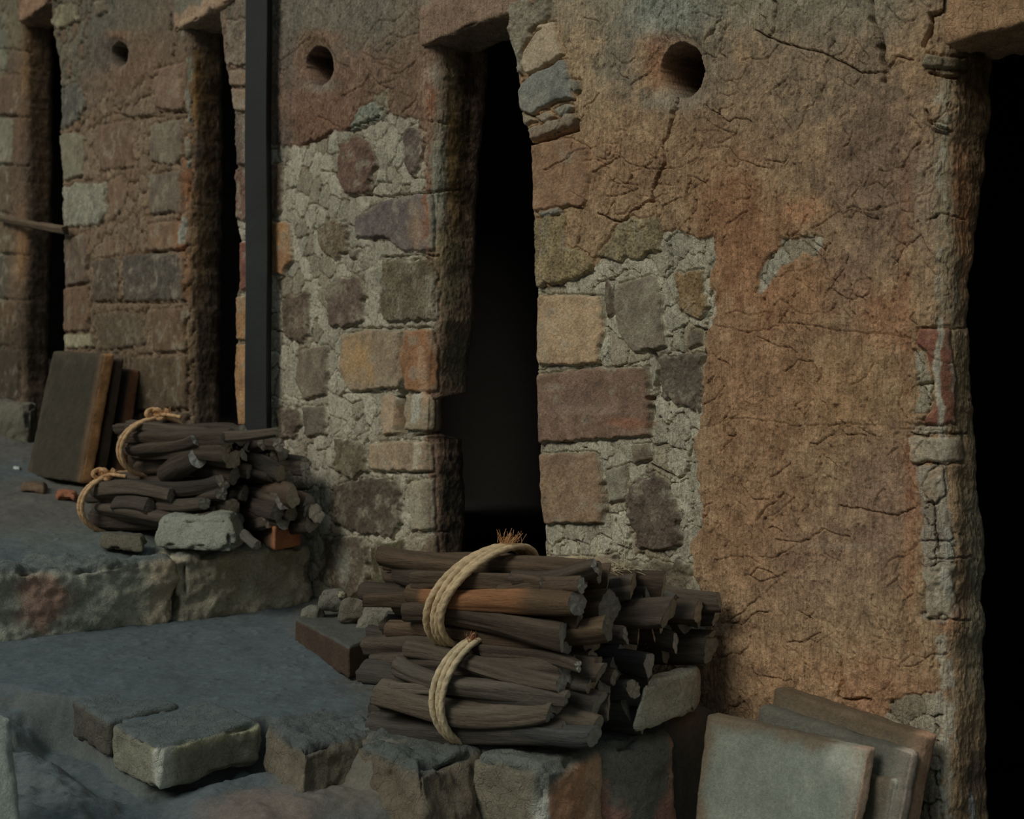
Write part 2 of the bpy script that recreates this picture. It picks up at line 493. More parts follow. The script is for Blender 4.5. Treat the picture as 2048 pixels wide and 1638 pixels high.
    for (x0, y0, x1, y1, cnt) in spec.get('hair', []):
        for _ in range(cnt):
            x, y = rs.uniform(x0, x1), rs.uniform(y0, y1)
            straw = rs.random() < .45
            ang = rs.gauss(1.57, .5 if straw else .9); pts = [(x, y)]
            for _k in range(1 if straw else rs.randint(3, 7)):
                L_ = rs.uniform(12, 42) if straw else rs.uniform(8, 20)
                x += L_ * math.cos(ang); y += L_ * math.sin(ang); pts.append((x, y)); ang += rs.gauss(0, .55)
            pa = np.array(pts); sc = spec.get('hairw', 1.0)
            ii = np.nonzero((px > pa[:, 0].min() - 8) & (px < pa[:, 0].max() + 8) & (py > pa[:, 1].min() - 8) & (py < pa[:, 1].max() + 8))[0]
            if not len(ii): continue
            dl = line_dist(px[ii] + 2.5 * rag[ii], py[ii] + 2.5 * med[ii], pts)
            disp[ii] -= (0.0038 if straw else 0.006) * rs.uniform(.5, 1.1) * (1 - sstep(.5 * sc, 1.7 * sc, dl)) * (1 - mort[ii])
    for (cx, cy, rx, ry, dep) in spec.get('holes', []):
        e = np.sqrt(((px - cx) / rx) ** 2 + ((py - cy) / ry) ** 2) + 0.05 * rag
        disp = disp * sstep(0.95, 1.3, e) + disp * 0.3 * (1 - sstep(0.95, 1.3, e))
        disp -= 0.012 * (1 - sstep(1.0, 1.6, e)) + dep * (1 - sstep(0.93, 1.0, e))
        hole_shade = (1 - sstep(0.95, 1.0, e + .03 * med))[:, None]
        col = col * (1 - hole_shade) + np.array([.022, .018, .014]) * hole_shade  # peephole bores painted near black to stand in for deep shade
    for poly, dep in spec.get('pits', []):
        sd = poly_sdf(px, py, poly)
        disp -= dep * sstep(-1.5, 1.5, sd)
    return disp, col, mask

def pier(name, far, near, sil, ylo, yhi, step, spec, seed, parent, front_step=None):
    zlo, zhi = ylo, yhi
    nz = int((zhi - zlo) / step)
    zs = np.linspace(zlo, zhi, nz)
    def edge(pts):
        p = np.array(pts, float)
        s, z = wall_inv(p[:, 0], p[:, 1])
        o = np.argsort(z)
        return np.interp(zs, z[o], s[o])
    sf = edge(far) if not isinstance(far, float) else np.full(nz, far)
    sn = edge(near) if not isinstance(near, float) else np.full(nz, near)
    if sil is None:
        D = np.full(nz, 0.14)
    else:
        p = np.array(sil, float)
        # depth of the jamb from where its rear edge was measured
        X = W0[0] + np.interp(p[:, 1], [0, 1638], [sn.mean(), sn.mean()]) * T[0]; Yv = W0[1] + sn.mean() * T[1]
        k = (p[:, 0] - CX) / F
        d = (k * Yv - X) / (N[0] - k * N[1])
        z = CZ - (p[:, 1] - CY) / F * (Yv + d * N[1])
        o = np.argsort(z)
        D = np.interp(zs, z[o], d[o])
    sf = sf + 0.004 * fbm2(zs * 30, zs * 0, seed + 90, 3); sn = sn + 0.004 * fbm2(zs * 22, zs * 0 + 5, seed + 91, 3)
    D = D + 0.004 * fbm2(zs * 28, zs * 0 + 9, seed + 92, 3)
    rR, rL, rB = 0.042, 0.014, 0.03
    rR_ = np.minimum(rR, D * 0.45)
    S, Dd, Ns, Nd = [], [], [], []
    def add(s, d, ns, nd):
        S.append(s + 0 * zs); Dd.append(d + 0 * zs); Ns.append(np.full(nz, ns) if np.isscalar(ns) else ns); Nd.append(np.full(nz, nd) if np.isscalar(nd) else nd)
    for i in range(10):                            # far jamb (faces up the hill)
        t = i / 10
        add(sf, 0.14 + (rL - 0.14) * t, 1.0, 0.0)
    for i in range(7):
        an = math.pi / 2 * i / 7
        add(sf - rL + rL * math.cos(an), rL - rL * math.sin(an), math.cos(an), -math.sin(an))
    L = float((sf - sn).mean())
    nf = int(L / (front_step or step))
    for i in range(nf + 1):
        t = i / nf
        add((sf - rL) * (1 - t) + (sn + rR_) * t, 0.0, 0.0, -1.0)
    nc = int(rR * 1.57 / step) + 2
    for i in range(1, nc + 1):
        an = math.pi / 2 * i / nc
        add(sn + rR_ - rR_ * math.sin(an), rR_ - rR_ * math.cos(an), -math.sin(an), -math.cos(an))
    nj = int(0.07 / step)
    for i in range(1, nj + 1):
        t = i / nj
        add(sn, rR_ + (np.maximum(D - rB, rR_ + 0.004) - rR_) * t, -1.0, 0.0)
    nb = int(0.045 / step) + 2
    for i in range(1, nb + 1):
        an = math.pi / 2 * i / nb
        add(sn + rB - rB * math.cos(an), np.maximum(D - rB, rR_ + 0.004) + rB * math.sin(an), -math.cos(an), math.sin(an))
    for i in range(1, 7):
        add(sn + rB + (sf - rL - sn - rB) * i / 6, np.maximum(D, rR_ + 0.034), 0.0, 1.0)
    S = np.array(S).T; Dd = np.array(Dd).T; Ns = np.array(Ns).T; Nd = np.array(Nd).T
    nc_ = S.shape[1]
    Z = np.repeat(zs[:, None], nc_, 1)
    # length along the surface, measured from the near corner
    arc = np.concatenate([np.zeros((nz, 1)), np.cumsum(np.hypot(np.diff(S, axis=1), np.diff(Dd, axis=1)), 1)], 1)
    arc = -(arc - arc[:, 17 + nf:18 + nf]) + sn.mean()
    x = W0[0] + S * T[0] + Dd * N[0]; y = W0[1] + S * T[1] + Dd * N[1]
    px, py = measure(x, y, Z)
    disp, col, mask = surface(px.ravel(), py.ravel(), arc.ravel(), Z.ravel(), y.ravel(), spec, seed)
    disp = disp.reshape(S.shape)
    # hidden faces (rear, far jamb) stay calm
    calm = np.ones(nc_); calm[:17] = 0.35; calm[-6:] = 0.2; calm[17 + nf + nc // 2:-6] = 0.6
    disp = disp * calm[None, :]
    S2 = S + Ns * disp; D2 = Dd + Nd * disp
    V = np.stack([W0[0] + S2 * T[0] + D2 * N[0], W0[1] + S2 * T[1] + D2 * N[1], Z], -1).reshape(-1, 3)
    base = np.array([V[:, 0].mean(), V[:, 1].mean(), zs[0]])
    me = mesh_np(name, V - base, [grid_faces(nz, nc_)], col, mask)
    return link(name, me, MAT['masonry'], parent, base)

wall = empty('wall_right', (W0[0], W0[1], 0.0))
tag(wall, kind='structure')

R = lambda x0, y0, x1, y1: [(x0, y0), (x1, y0), (x1, y1), (x0, y1)]
SPEC0 = dict(hair=[(1120, 0, 1880, 450, 150), (1420, 400, 1860, 1400, 210), (1200, 250, 1450, 450, 40), (1080, 500, 1400, 1150, 40)],
 base='886d51', warp=0.004, pmask=0.45, cell=0.052, mix='7b6a52',
  under=[(1500, 0, 700, 95, '767366', .85), (1330, 30, 120, 70, '787e77', .8), (1180, 130, 70, 130, '968064', .8), (1235, 110, 55, 90, '5c5b56', .75),
         (1420, 120, 60, 110, '676257', .7), (1340, 200, 80, 30, '75746d', .6), (1325, 85, 60, 24, '8b5f44', .6), (1306, 130, 20, 55, '906143', .7),
         (1490, 240, 140, 210, '78634f', .6), (1760, 330, 130, 230, '655045', .85), (1640, 120, 170, 130, '746657', .6), (1850, 40, 60, 60, '967352', .5),
         (1200, 330, 140, 90, '876349', .6), (1400, 330, 120, 110, '7f5f44', .6), (1480, 480, 110, 200, '845637', .8), (1605, 425, 55, 35, '986441', .7),
         (1600, 580, 130, 90, '8b5c3a', .6), (1700, 560, 60, 120, '775e50', .5), (1770, 640, 70, 80, '935f3f', .6), (1520, 760, 170, 170, '875e41', .7),
         (1700, 800, 120, 120, '8d6844', .6), (1770, 1000, 100, 170, '765a4c', .7), (1500, 1050, 150, 200, '885f42', .6), (1650, 1130, 130, 120, '7a5e50', .5),
         (1560, 1350, 160, 100, '966f4e', .7), (1760, 1400, 120, 120, '966849', .7), (1450, 1400, 60, 120, '624c3a', .6), (1540, 1250, 150, 90, '87684f', .5)],
  mortar=[([(1060, 575), (1130, 560), (1185, 530), (1240, 490), (1318, 462), (1350, 462), (1385, 475), (1425, 462), (1420, 560), (1428, 600), (1415, 655), (1408, 760), (1398, 850), (1385, 900), (1398, 985), (1412, 1050),
            (1378, 1085), (1385, 1150), (1410, 1230), (1400, 1300), (1060, 1300)], '928b7c', -0.006),
          ([(1528, 530), (1555, 482), (1600, 466), (1642, 480), (1636, 505), (1590, 515), (1555, 530), (1518, 585), (1508, 580)], '8a8375', -0.004),
          ([(1822, 700), (1850, 700), (1866, 760), (1868, 800), (1850, 822), (1815, 835), (1835, 790)], '8b8373', -0.002),
          ([(1815, 850), (1905, 850), (1900, 872), (1815, 868)], '8d8070', -0.003),
          ([(1825, 925), (1895, 925), (1910, 1100), (1890, 1250), (1845, 1240), (1840, 1000)], '83776a', -0.003),
          ([(1770, 1400), (1830, 1385), (1880, 1390), (1885, 1638), (1800, 1638), (1780, 1500)], '7d7262', -0.004)],
  stones=[([(1012, 66), (1022, 20), (1040, -10), (1105, -14), (1098, 30), (1066, 66), (1046, 110), (1048, 150), (1030, 140)], '736a5c', 0.010, 'r'),
          ([(1052, 100), (1082, 52), (1112, 46), (1122, 84), (1134, 110), (1100, 128), (1058, 152), (1044, 130)], '93806a', 0.014),
          ([(1046, 168), (1062, 152), (1134, 118), (1144, 160), (1148, 198), (1118, 204), (1064, 230), (1044, 222), (1038, 190)], '6b6a66', 0.014),
          ([(1040, 222), (1062, 232), (1078, 240), (1052, 252), (1042, 246)], '7c6754', 0.008),
          ([(1142, 158), (1158, 160), (1160, 178), (1150, 190), (1142, 178)], '6e675a', 0.010),
          ([(1078, 232), (1098, 220), (1108, 232), (1104, 252), (1090, 246)], '7a6455', 0.012),
          ([(1108, 218), (1132, 206), (1148, 212), (1136, 232), (1122, 238)], '66645c', 0.012),
          ([(1052, 262), (1150, 226), (1158, 236), (1152, 250), (1060, 284)], '705f50', 0.012),
          ([(1060, 290), (1140, 276), (1180, 300), (1176, 380), (1168, 418), (1130, 412), (1090, 428), (1066, 420), (1062, 350)], '7e5e46', 0.006),
          ([(1078, 424), (1122, 416), (1124, 430), (1080, 438)], '78726a', 0.004),
          ([(1066, 446), (1080, 436), (1132, 430), (1134, 490), (1190, 516), (1180, 545), (1130, 566), (1068, 574)], '7d6c4d', 0.004, 'g'),
          ([(1215, 470), (1240, 440), (1310, 432), (1325, 462), (1318, 500), (1280, 520), (1225, 520), (1195, 512)], '7b6c50', -0.002, 'g'),
          ([(1072, 604), (1086, 588), (1200, 592), (1205, 660), (1194, 726), (1076, 732), (1070, 712)], '957a5e', 0.004),
          ([(1205, 556), (1218, 570), (1226, 592), (1226, 625), (1208, 640)], '4d4037', -0.008),
          ([(1236, 566), (1312, 550), (1320, 600), (1328, 692), (1272, 706), (1238, 668), (1228, 610)], '6d6154', 0.003),
          ([(1352, 545), (1405, 535), (1414, 610), (1398, 640), (1368, 632), (1352, 598)], '7c6444', -0.002, 'g'),
          ([(1376, 660), (1400, 655), (1404, 690), (1372, 698)], '5d5146', -0.004),
          ([(1312, 712), (1404, 704), (1404, 770), (1390, 826), (1352, 812), (1318, 788)], '51463d', -0.002, 'r'),
          ([(1070, 750), (1168, 736), (1290, 734), (1298, 800), (1298, 874), (1076, 886), (1070, 842)], '6e5647', 0.004),
          ([(1262, 888), (1296, 886), (1300, 918), (1266, 932)], '574a3e', -0.003),
          ([(1074, 910), (1120, 904), (1188, 904), (1204, 960), (1204, 1046), (1086, 1048), (1078, 1000)], '775f4a', 0.004),
          ([(1210, 940), (1250, 930), (1254, 1000), (1216, 1006)], '736d5f', 0.000),
          ([(1262, 972), (1306, 946), (1334, 968), (1356, 1010), (1356, 1086), (1326, 1102), (1274, 1094), (1256, 1030)], '54473e', 0.002, 'r'),
          ([(1086, 1112), (1160, 1116), (1228, 1110), (1232, 1180), (1088, 1186)], '6b5c4c', 0.003),
          ([(1236, 1130), (1300, 1118), (1376, 1128), (1384, 1196), (1240, 1200)], '5a4f41', 0.0, 'r'),
          ([(1832, 656), (1900, 656), (1912, 740), (1912, 848), (1838, 850), (1866, 820), (1872, 770), (1850, 700), (1830, 690)], '76493a', 0.000),
          ([(1812, 874), (1925, 870), (1932, 922), (1816, 926)], '8a7d6c', -0.003),
          ([(1852, 940), (1885, 936), (1892, 990), (1868, 1010), (1846, 980)], '86725f', -0.002, 'r'),
          ([(1850, 106), (1940, 118), (1930, 142), (1846, 132)], '726552', 0.012),
          ([(1862, 240), (1898, 250), (1896, 268), (1860, 256)], '8c8070', 0.008),
          ([(1846, 1130), (1915, 1128), (1918, 1230), (1850, 1236)], '857867', -0.002, 'r')],
  over=[(1690, 1093, 80, 8, '8e8578', .25), (1260, 845, 50, 12, '80523a', .7), (1150, 800, 40, 50, '5d4745', .5), (1180, 820, 100, 14, '7f685c', .5), (1112, 775, 26, 8, '8f8378', .4),
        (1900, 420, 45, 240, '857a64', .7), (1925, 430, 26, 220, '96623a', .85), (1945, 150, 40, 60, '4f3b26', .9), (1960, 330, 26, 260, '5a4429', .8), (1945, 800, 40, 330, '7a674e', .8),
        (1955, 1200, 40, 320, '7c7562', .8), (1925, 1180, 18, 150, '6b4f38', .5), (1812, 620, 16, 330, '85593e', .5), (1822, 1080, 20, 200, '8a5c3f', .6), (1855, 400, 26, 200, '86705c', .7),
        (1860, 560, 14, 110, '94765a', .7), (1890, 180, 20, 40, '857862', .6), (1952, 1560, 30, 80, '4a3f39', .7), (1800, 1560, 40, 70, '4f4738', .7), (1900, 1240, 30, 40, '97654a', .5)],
  streaks=[([(1882, 640), (1880, 680), (1873, 740), (1878, 800), (1884, 862)], 7, 'c2b8a6', .95, 0),
           ([(1885, 255), (1885, 300), (1880, 350), (1884, 395)], 9, 'b5aa9a', .8, .15), ([(1880, 200), (1888, 250)], 14, '9c9282', .7, .2),
           ([(1876, 500), (1882, 640)], 7, '9c8f7e', .6, .2), ([(1908, 640), (1905, 850)], 5, '8f8576', .6, .35), ([(1908, 480), (1912, 640)], 12, '7d7664', .6, .25),
           ([(1885, 870), (1888, 920)], 10, 'a29686', .8, 0), ([(1885, 960), (1890, 1060)], 14, 'a89d8c', .8, .1), ([(1890, 1060), (1898, 1110), (1888, 1150), (1905, 1190)], 13, 'b7b1a5', .85, .15),
           ([(1880, 1185), (1885, 1215), (1892, 1235)], 12, 'c0b09a', .85, 0), ([(1885, 1280), (1900, 1400), (1895, 1500), (1890, 1600), (1900, 1660)], 16, 'b3a898', .85, .08),
           ([(1888, 1420), (1880, 1470), (1868, 1480)], 24, 'b5ac9c', .8, .05), ([(1868, 1400), (1850, 1440)], 14, '9f9585', .6, .1), ([(1945, 1590), (1950, 1638)], 8, '8e96a0', .7, .2),
           ([(1880, 1540), (1890, 1638)], 10, 'aab0aa', .7, .1)],
  cracks=[([(1740, -20), (1745, 38), (1755, 66), (1762, 100), (1766, 130), (1766, 160)], 5.0, .024), ([(1510, 60), (1545, 78), (1582, 92), (1647, 106), (1685, 126), (1722, 144), (1766, 142), (1801, 118), (1828, 122)], 1.8, .006),
          ([(1894, -10), (1888, 22), (1862, 27), (1858, 62), (1846, 90)], 4.2, .014), ([(1345, 195), (1342, 232), (1328, 291), (1326, 318), (1304, 369), (1306, 403)], 3.0, .016),
          ([(1306, 403), (1270, 415), (1240, 445), (1222, 440), (1200, 430)], 2.0, .008), ([(1306, 403), (1315, 440), (1322, 470)], 1.8, .008), ([(1380, 362), (1372, 400), (1384, 440), (1380, 470)], 1.8, .006),
          ([(1438, -10), (1440, 40), (1425, 62), (1410, 90)], 1.6, .005), ([(1355, 10), (1353, 65)], 1.8, .006), ([(1546, 0), (1548, 60), (1540, 75)], 2, .006),
          ([(1428, 652), (1500, 664), (1570, 648), (1610, 648), (1680, 660), (1760, 668), (1810, 672)], 1.2, .0022), ([(1405, 858), (1460, 838), (1530, 842), (1600, 852), (1700, 848), (1800, 856), (1930, 866)], 1.2, .0018),
          ([(1676, 1010), (1730, 1020), (1790, 1030), (1830, 1016)], 1.6, .004), ([(1555, 1080), (1600, 1085), (1650, 1060), (1700, 1075)], 1.4, .003), ([(1680, 1310), (1684, 1360), (1676, 1396), (1740, 1400)], 2.2, .007),
          ([(1620, 480), (1650, 500), (1662, 488)], 1.6, .004), ([(1704, 580), (1702, 620), (1712, 630)], 1.4, .004), ([(1600, 480), (1640, 510), (1665, 560)], 1.2, .003),
          ([(1335, 490), (1338, 540), (1330, 560), (1345, 600)], 2.4, .010), ([(1300, 700), (1310, 735), (1300, 800)], 4, .014), ([(1380, 880), (1372, 940), (1356, 960), (1300, 930)], 2.0, .008), ([(1372, 940), (1384, 1000), (1396, 1040)], 1.8, .007),
          ([(1252, 1010), (1260, 1060), (1248, 1120)], 2.2, .008), ([(1186, 1050), (1194, 1110)], 2, .006), ([(1122, 1050), (1140, 1110)], 2, .006), ([(1235, 1110), (1232, 1160)], 2.2, .01),
          ([(1828, 870), (1935, 864)], 1.8, .004), ([(1826, 928), (1935, 926)], 2.2, .005), ([(1843, 656), (1940, 655)], 1.4, .003), ([(1860, 1120), (1940, 1112)], 2, .004), ([(1846, 1238), (1940, 1240)], 1.8, .004),
          ([(1850, 440), (1880, 425), (1930, 440)], 1.5, .004), ([(1850, 220), (1858, 245), (1905, 262)], 2.2, .006), ([(1860, 145), (1925, 158)], 3, .01), ([(1868, 1005), (1872, 1060), (1880, 1100)], 2, .006),
          ([(1210, 940), (1206, 1000), (1214, 1046)], 2, .007), ([(1230, 1040), (1245, 1080), (1240, 1110)], 2, .006)],
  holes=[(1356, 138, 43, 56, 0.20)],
  pits=[([(1062, 288), (1156, 252), (1158, 262), (1110, 276), (1066, 292)], .05), ([(1092, 58), (1078, 66), (1058, 98), (1052, 92), (1072, 62)], .02)])

SPEC1 = dict(hair=[(550, 0, 860, 280, 60), (550, 280, 870, 1100, 40)], hairw=1.2,
 base='6e5647', warp=0.0055, pmask=0.45, cell=0.056, mix='6a5a4a',
  under=[(700, 20, 330, 90, '66655b', .85), (640, 75, 55, 20, '7d583f', .6), (600, 110, 20, 40, '7d5a44', .6), (640, 200, 110, 60, '6f5040', .7), (640, 250, 90, 50, '704d3b', .6), (840, 60, 60, 90, '745d4c', .6),
         (780, 170, 80, 70, '63503f', .6), (575, 110, 30, 120, '575450', .6), (565, 270, 25, 60, '474340', .7), (860, 200, 40, 100, '7b5d4a', .7), (500, 200, 50, 200, '5c5851', .6), (640, 170, 40, 18, '6f706a', .5)],
  mortar=[([(470, 296), (560, 292), (610, 290), (640, 275), (660, 262), (690, 258), (740, 245), (770, 226), (830, 236), (850, 330), (850, 390), (850, 520), (870, 660), (840, 800), (860, 960), (880, 1200), (470, 1300)], '8f887a', -0.005),
          ([(745, 190), (770, 176), (776, 225), (760, 232), (745, 200)], '77705f', -0.002)],
  stones=[(R(452, 40, 500, 130), '6a5c50', .004, 'r'), (R(458, 140, 500, 172), '7a6453', .004), (R(464, 178, 500, 222), '7a6453', .005), (R(470, 230, 500, 330), '5f5048', .004, 'r'), (R(468, 338, 500, 440), '6a5045', .004, 'r'), (R(478, 484, 505, 580), '6f463a', .004), (R(468, 592, 508, 680), '85603c', .005), (R(470, 688, 508, 850), '8a6540', .005),
          ([(700, 262), (712, 222), (742, 206), (764, 210), (760, 238), (720, 258)], '74776c', 0.002, 'g'),
          ([(676, 292), (716, 270), (746, 288), (752, 330), (730, 385), (690, 391), (674, 350)], '5f483e', 0.003, 'r'),
          ([(800, 262), (826, 254), (848, 262), (846, 320), (822, 350), (806, 310)], '5d504a', 0.000, 'r'),
          ([(540, 442), (578, 446), (584, 490), (580, 528), (562, 548), (540, 546)], '8a643f', 0.006),
          ([(540, 330), (560, 325), (562, 420), (542, 438)], '5e483e', 0.002),
          ([(708, 440), (760, 402), (866, 384), (872, 450), (870, 502), (800, 500), (770, 476), (712, 474)], '5c5150', 0.003),
          ([(632, 460), (660, 436), (692, 446), (690, 500), (668, 520), (640, 500)], '6a5b48', -0.001, 'g'),
          ([(694, 500), (716, 496), (712, 516), (700, 518)], '5c534a', 0.0),
          ([(652, 580), (672, 556), (714, 556), (728, 590), (724, 640), (690, 656), (660, 652), (654, 610)], '5b4b42', 0.003, 'r'),
          ([(760, 522), (870, 520), (880, 580), (876, 640), (770, 644), (758, 600)], '5f5544', 0.002, 'g'),
          ([(562, 600), (610, 580), (622, 640), (612, 684), (570, 676)], '584a3e', 0.0, 'r'),
          ([(684, 668), (740, 660), (800, 662), (806, 740), (800, 774), (700, 784), (678, 740)], '7d6a56', 0.004),
          ([(803, 660), (868, 658), (878, 700), (876, 782), (846, 786), (812, 782), (800, 720)], '80583a', 0.004),
          ([(600, 700), (650, 690), (654, 740), (650, 790), (606, 800), (590, 760)], '63574b', 0.001),
          ([(604, 815), (648, 812), (650, 868), (612, 874)], '5d5248', 0.001),
          ([(548, 822), (590, 812), (600, 850), (585, 880), (556, 876)], '56493f', 0.000, 'r'),
          ([(762, 790), (786, 788), (792, 800), (796, 866), (764, 870)], '8e7761', 0.004),
          ([(812, 788), (852, 786), (872, 800), (868, 860), (810, 862)], '80705a', 0.006),
          ([(738, 888), (800, 880), (866, 884), (868, 944), (740, 942)], '836f5a', 0.004),
          ([(665, 970), (740, 956), (796, 962), (806, 1040), (780, 1074), (700, 1062), (662, 1040)], '4a4137', 0.004, 'r'),
          ([(672, 880), (720, 880), (736, 940), (700, 958), (668, 940)], '57503f', 0.0, 'r'),
          ([(645, 1078), (700, 1070), (736, 1084), (742, 1170), (700, 1200), (640, 1160)], '4d4237', 0.006, 'r'),
          ([(742, 1088), (806, 1080), (820, 1140), (816, 1200), (744, 1210)], '47422f', 0.004, 'r'),
          ([(815, 965), (868, 955), (872, 1058), (822, 1064)], '786b5b', 0.003),
          ([(824, 1078), (876, 1070), (880, 1180), (826, 1180)], '6b5b4b', 0.002)],
  over=[(720, 716, 40, 50, '94703e', .7), (835, 460, 18, 60, '85694f', .6), (856, 420, 12, 90, '84553a', .85), (880, 330, 22, 160, '828070', .8), (905, 300, 16, 200, '8a6a34', .9), (890, 500, 30, 50, '7a6a48', .7),
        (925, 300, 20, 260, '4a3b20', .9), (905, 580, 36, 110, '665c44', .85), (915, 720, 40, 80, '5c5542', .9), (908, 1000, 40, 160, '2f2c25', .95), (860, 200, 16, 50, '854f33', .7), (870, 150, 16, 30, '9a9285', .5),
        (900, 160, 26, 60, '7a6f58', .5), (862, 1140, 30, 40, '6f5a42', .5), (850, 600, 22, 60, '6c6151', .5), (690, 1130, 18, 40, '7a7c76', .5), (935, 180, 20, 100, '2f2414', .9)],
  streaks=[([(846, 700), (852, 800)], 10, '97765e', .6, 0), ([(838, 790), (836, 835)], 10, 'a9a59a', .85, .05), ([(838, 888), (836, 940)], 7, 'b4a590', .9, 0), ([(850, 120), (852, 240)], 8, '957f6c', .5, .2),
           ([(845, 265), (848, 380)], 8, '96836e', .6, .2), ([(872, 290), (866, 480)], 12, '79766a', .7, .1), ([(860, 560), (866, 650)], 14, '827c6c', .7, .15), ([(830, 960), (840, 1090)], 16, '8e8672', .55, .15), ([(800, 600), (790, 640)], 14, '7b776a', .6, .3)],
  cracks=[([(856, 240), (880, 246), (895, 248)], 2, .006), ([(690, 260), (740, 240), (760, 232)], 2.4, .009), ([(600, 290), (640, 276), (660, 262)], 2.0, .006), ([(725, 390), (780, 392), (850, 384), (920, 380)], 1.8, .006), ([(636, 340), (670, 346), (676, 372), (692, 394), (735, 390), (752, 360), (780, 366)], 1.6, .006),
          ([(760, 514), (830, 510), (880, 512)], 2.0, .007), ([(690, 655), (780, 656), (860, 655)], 2, .006), ([(685, 786), (760, 784)], 2, .006), ([(740, 946), (866, 946)], 2, .006), ([(830, 1062), (900, 1064)], 2, .005), ([(826, 870), (880, 866)], 3, .01),
          ([(835, 40), (838, 80), (846, 100)], 1.8, .006)],
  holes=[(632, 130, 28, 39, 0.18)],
  pits=[([(792, 782), (806, 772), (812, 800), (808, 866), (796, 876), (790, 860)], .07)])

SPEC2 = dict(base='655446', warp=0.006, pmask=0.5, cell=0.058, mix='6a4f3c', dome=0.006, lump=.006,
  under=[(220, 20, 140, 60, '5d5a4f', .8), (180, 70, 70, 90, '57534c', .8), (235, 70, 30, 12, '80593c', .6), (290, 120, 60, 60, '6f5643', .7), (250, 160, 60, 40, '6b513f', .6), (330, 60, 40, 60, '665548', .5), (215, 110, 40, 30, '514640', .8)],
  mortar=[([(110, 240), (150, 200), (180, 225), (220, 180), (245, 210), (290, 150), (330, 180), (385, 200), (390, 1000), (110, 1000)], '735f4d', -0.004), ([(100, -20), (190, -20), (170, 60), (180, 120), (140, 180), (110, 170)], '625b4e', -0.002)],
  stones=[([(103, 45), (118, 10), (150, 8), (158, 40), (128, 56), (110, 56)], '6f6751', 0.01, 'r'), ([(188, 4), (214, 2), (218, 22), (190, 34)], '5d5044', 0.008), ([(124, 176), (160, 164), (174, 200), (160, 236), (128, 260), (122, 220)], '58544e', 0.006, 'g'),
          ([(122, 270), (150, 264), (172, 276), (168, 350), (128, 362)], '6c6656', 0.008), ([(196, 252), (260, 240), (270, 270), (266, 332), (200, 342)], '66503f', 0.003), ([(300, 250), (360, 236), (366, 310), (350, 330), (298, 322)], '665a4c', 0.003),
          ([(306, 140), (362, 126), (366, 220), (312, 226)], '6e5747', 0.006), ([(125, 374), (150, 366), (210, 366), (214, 430), (200, 448), (126, 456)], '807c6e', 0.004, 'g'), ([(216, 365), (240, 350), (256, 380), (244, 420), (222, 440)], '6b5341', 0.0),
          ([(296, 350), (362, 340), (370, 425), (298, 430)], '5f5347', 0.004), ([(128, 480), (170, 468), (176, 500), (172, 564), (130, 574)], '5b4b3f', 0.006), ([(182, 522), (234, 516), (238, 600), (186, 604)], '50443a', 0.0, 'r'), ([(244, 514), (300, 506), (366, 508), (370, 600), (248, 602)], '4e4740', 0.003, 'r'),
          ([(295, 450), (360, 440), (366, 498), (296, 502)], '6d5440', 0.004), ([(126, 576), (176, 570), (180, 616), (176, 660), (128, 664)], '644b38', 0.006), ([(190, 630), (230, 624), (286, 630), (290, 690), (196, 700)], '55493a', 0.0, 'r'), ([(300, 620), (370, 616), (372, 700), (306, 704)], '5f4a39', 0.002),
          ([(128, 668), (184, 668), (184, 694), (130, 698)], '8a8168', 0.004), ([(270, 716), (374, 712), (376, 815), (274, 822)], '554431', 0.003), ([(286, 828), (376, 826), (376, 900), (290, 900)], '4a3a2d', 0.0, 'r')],
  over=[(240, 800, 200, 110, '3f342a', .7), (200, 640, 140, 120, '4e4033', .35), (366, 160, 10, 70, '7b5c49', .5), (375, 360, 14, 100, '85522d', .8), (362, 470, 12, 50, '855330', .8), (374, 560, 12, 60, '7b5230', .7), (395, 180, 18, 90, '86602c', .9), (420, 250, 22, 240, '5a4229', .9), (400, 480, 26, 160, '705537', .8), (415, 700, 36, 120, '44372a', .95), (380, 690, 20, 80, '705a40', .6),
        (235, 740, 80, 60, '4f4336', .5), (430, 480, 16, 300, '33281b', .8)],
  streaks=[([(378, 118), (382, 160)], 6, '777768', .8, .1), ([(374, 180), (378, 240)], 7, '77786d', .8, .1), ([(377, 280), (378, 330)], 5, '7f8076', .8, .15), ([(368, 440), (362, 482)], 7, '83837c', .9, 0), ([(372, 610), (370, 640)], 7, '7f7666', .6, .1), ([(374, 40), (366, 64)], 8, '7d7d70', .6, .1)],
  cracks=[([(343, 30), (340, 60), (348, 90), (346, 120)], 2.2, .012), ([(316, 218), (340, 222), (380, 226)], 2.4, .008), ([(228, 226), (262, 236), (300, 232), (330, 234)], 2.2, .008), ([(316, 130), (316, 150), (300, 158)], 2.2, .008), ([(290, 430), (350, 424)], 1.8, .006), ([(290, 506), (360, 500), (372, 490), (390, 492)], 2, .007),
          ([(185, 606), (300, 606), (374, 604)], 2, .006), ([(270, 710), (376, 706)], 2, .006), ([(270, 824), (376, 822)], 2, .005)],
  holes=[(233, 107, 17, 24, 0.16)])

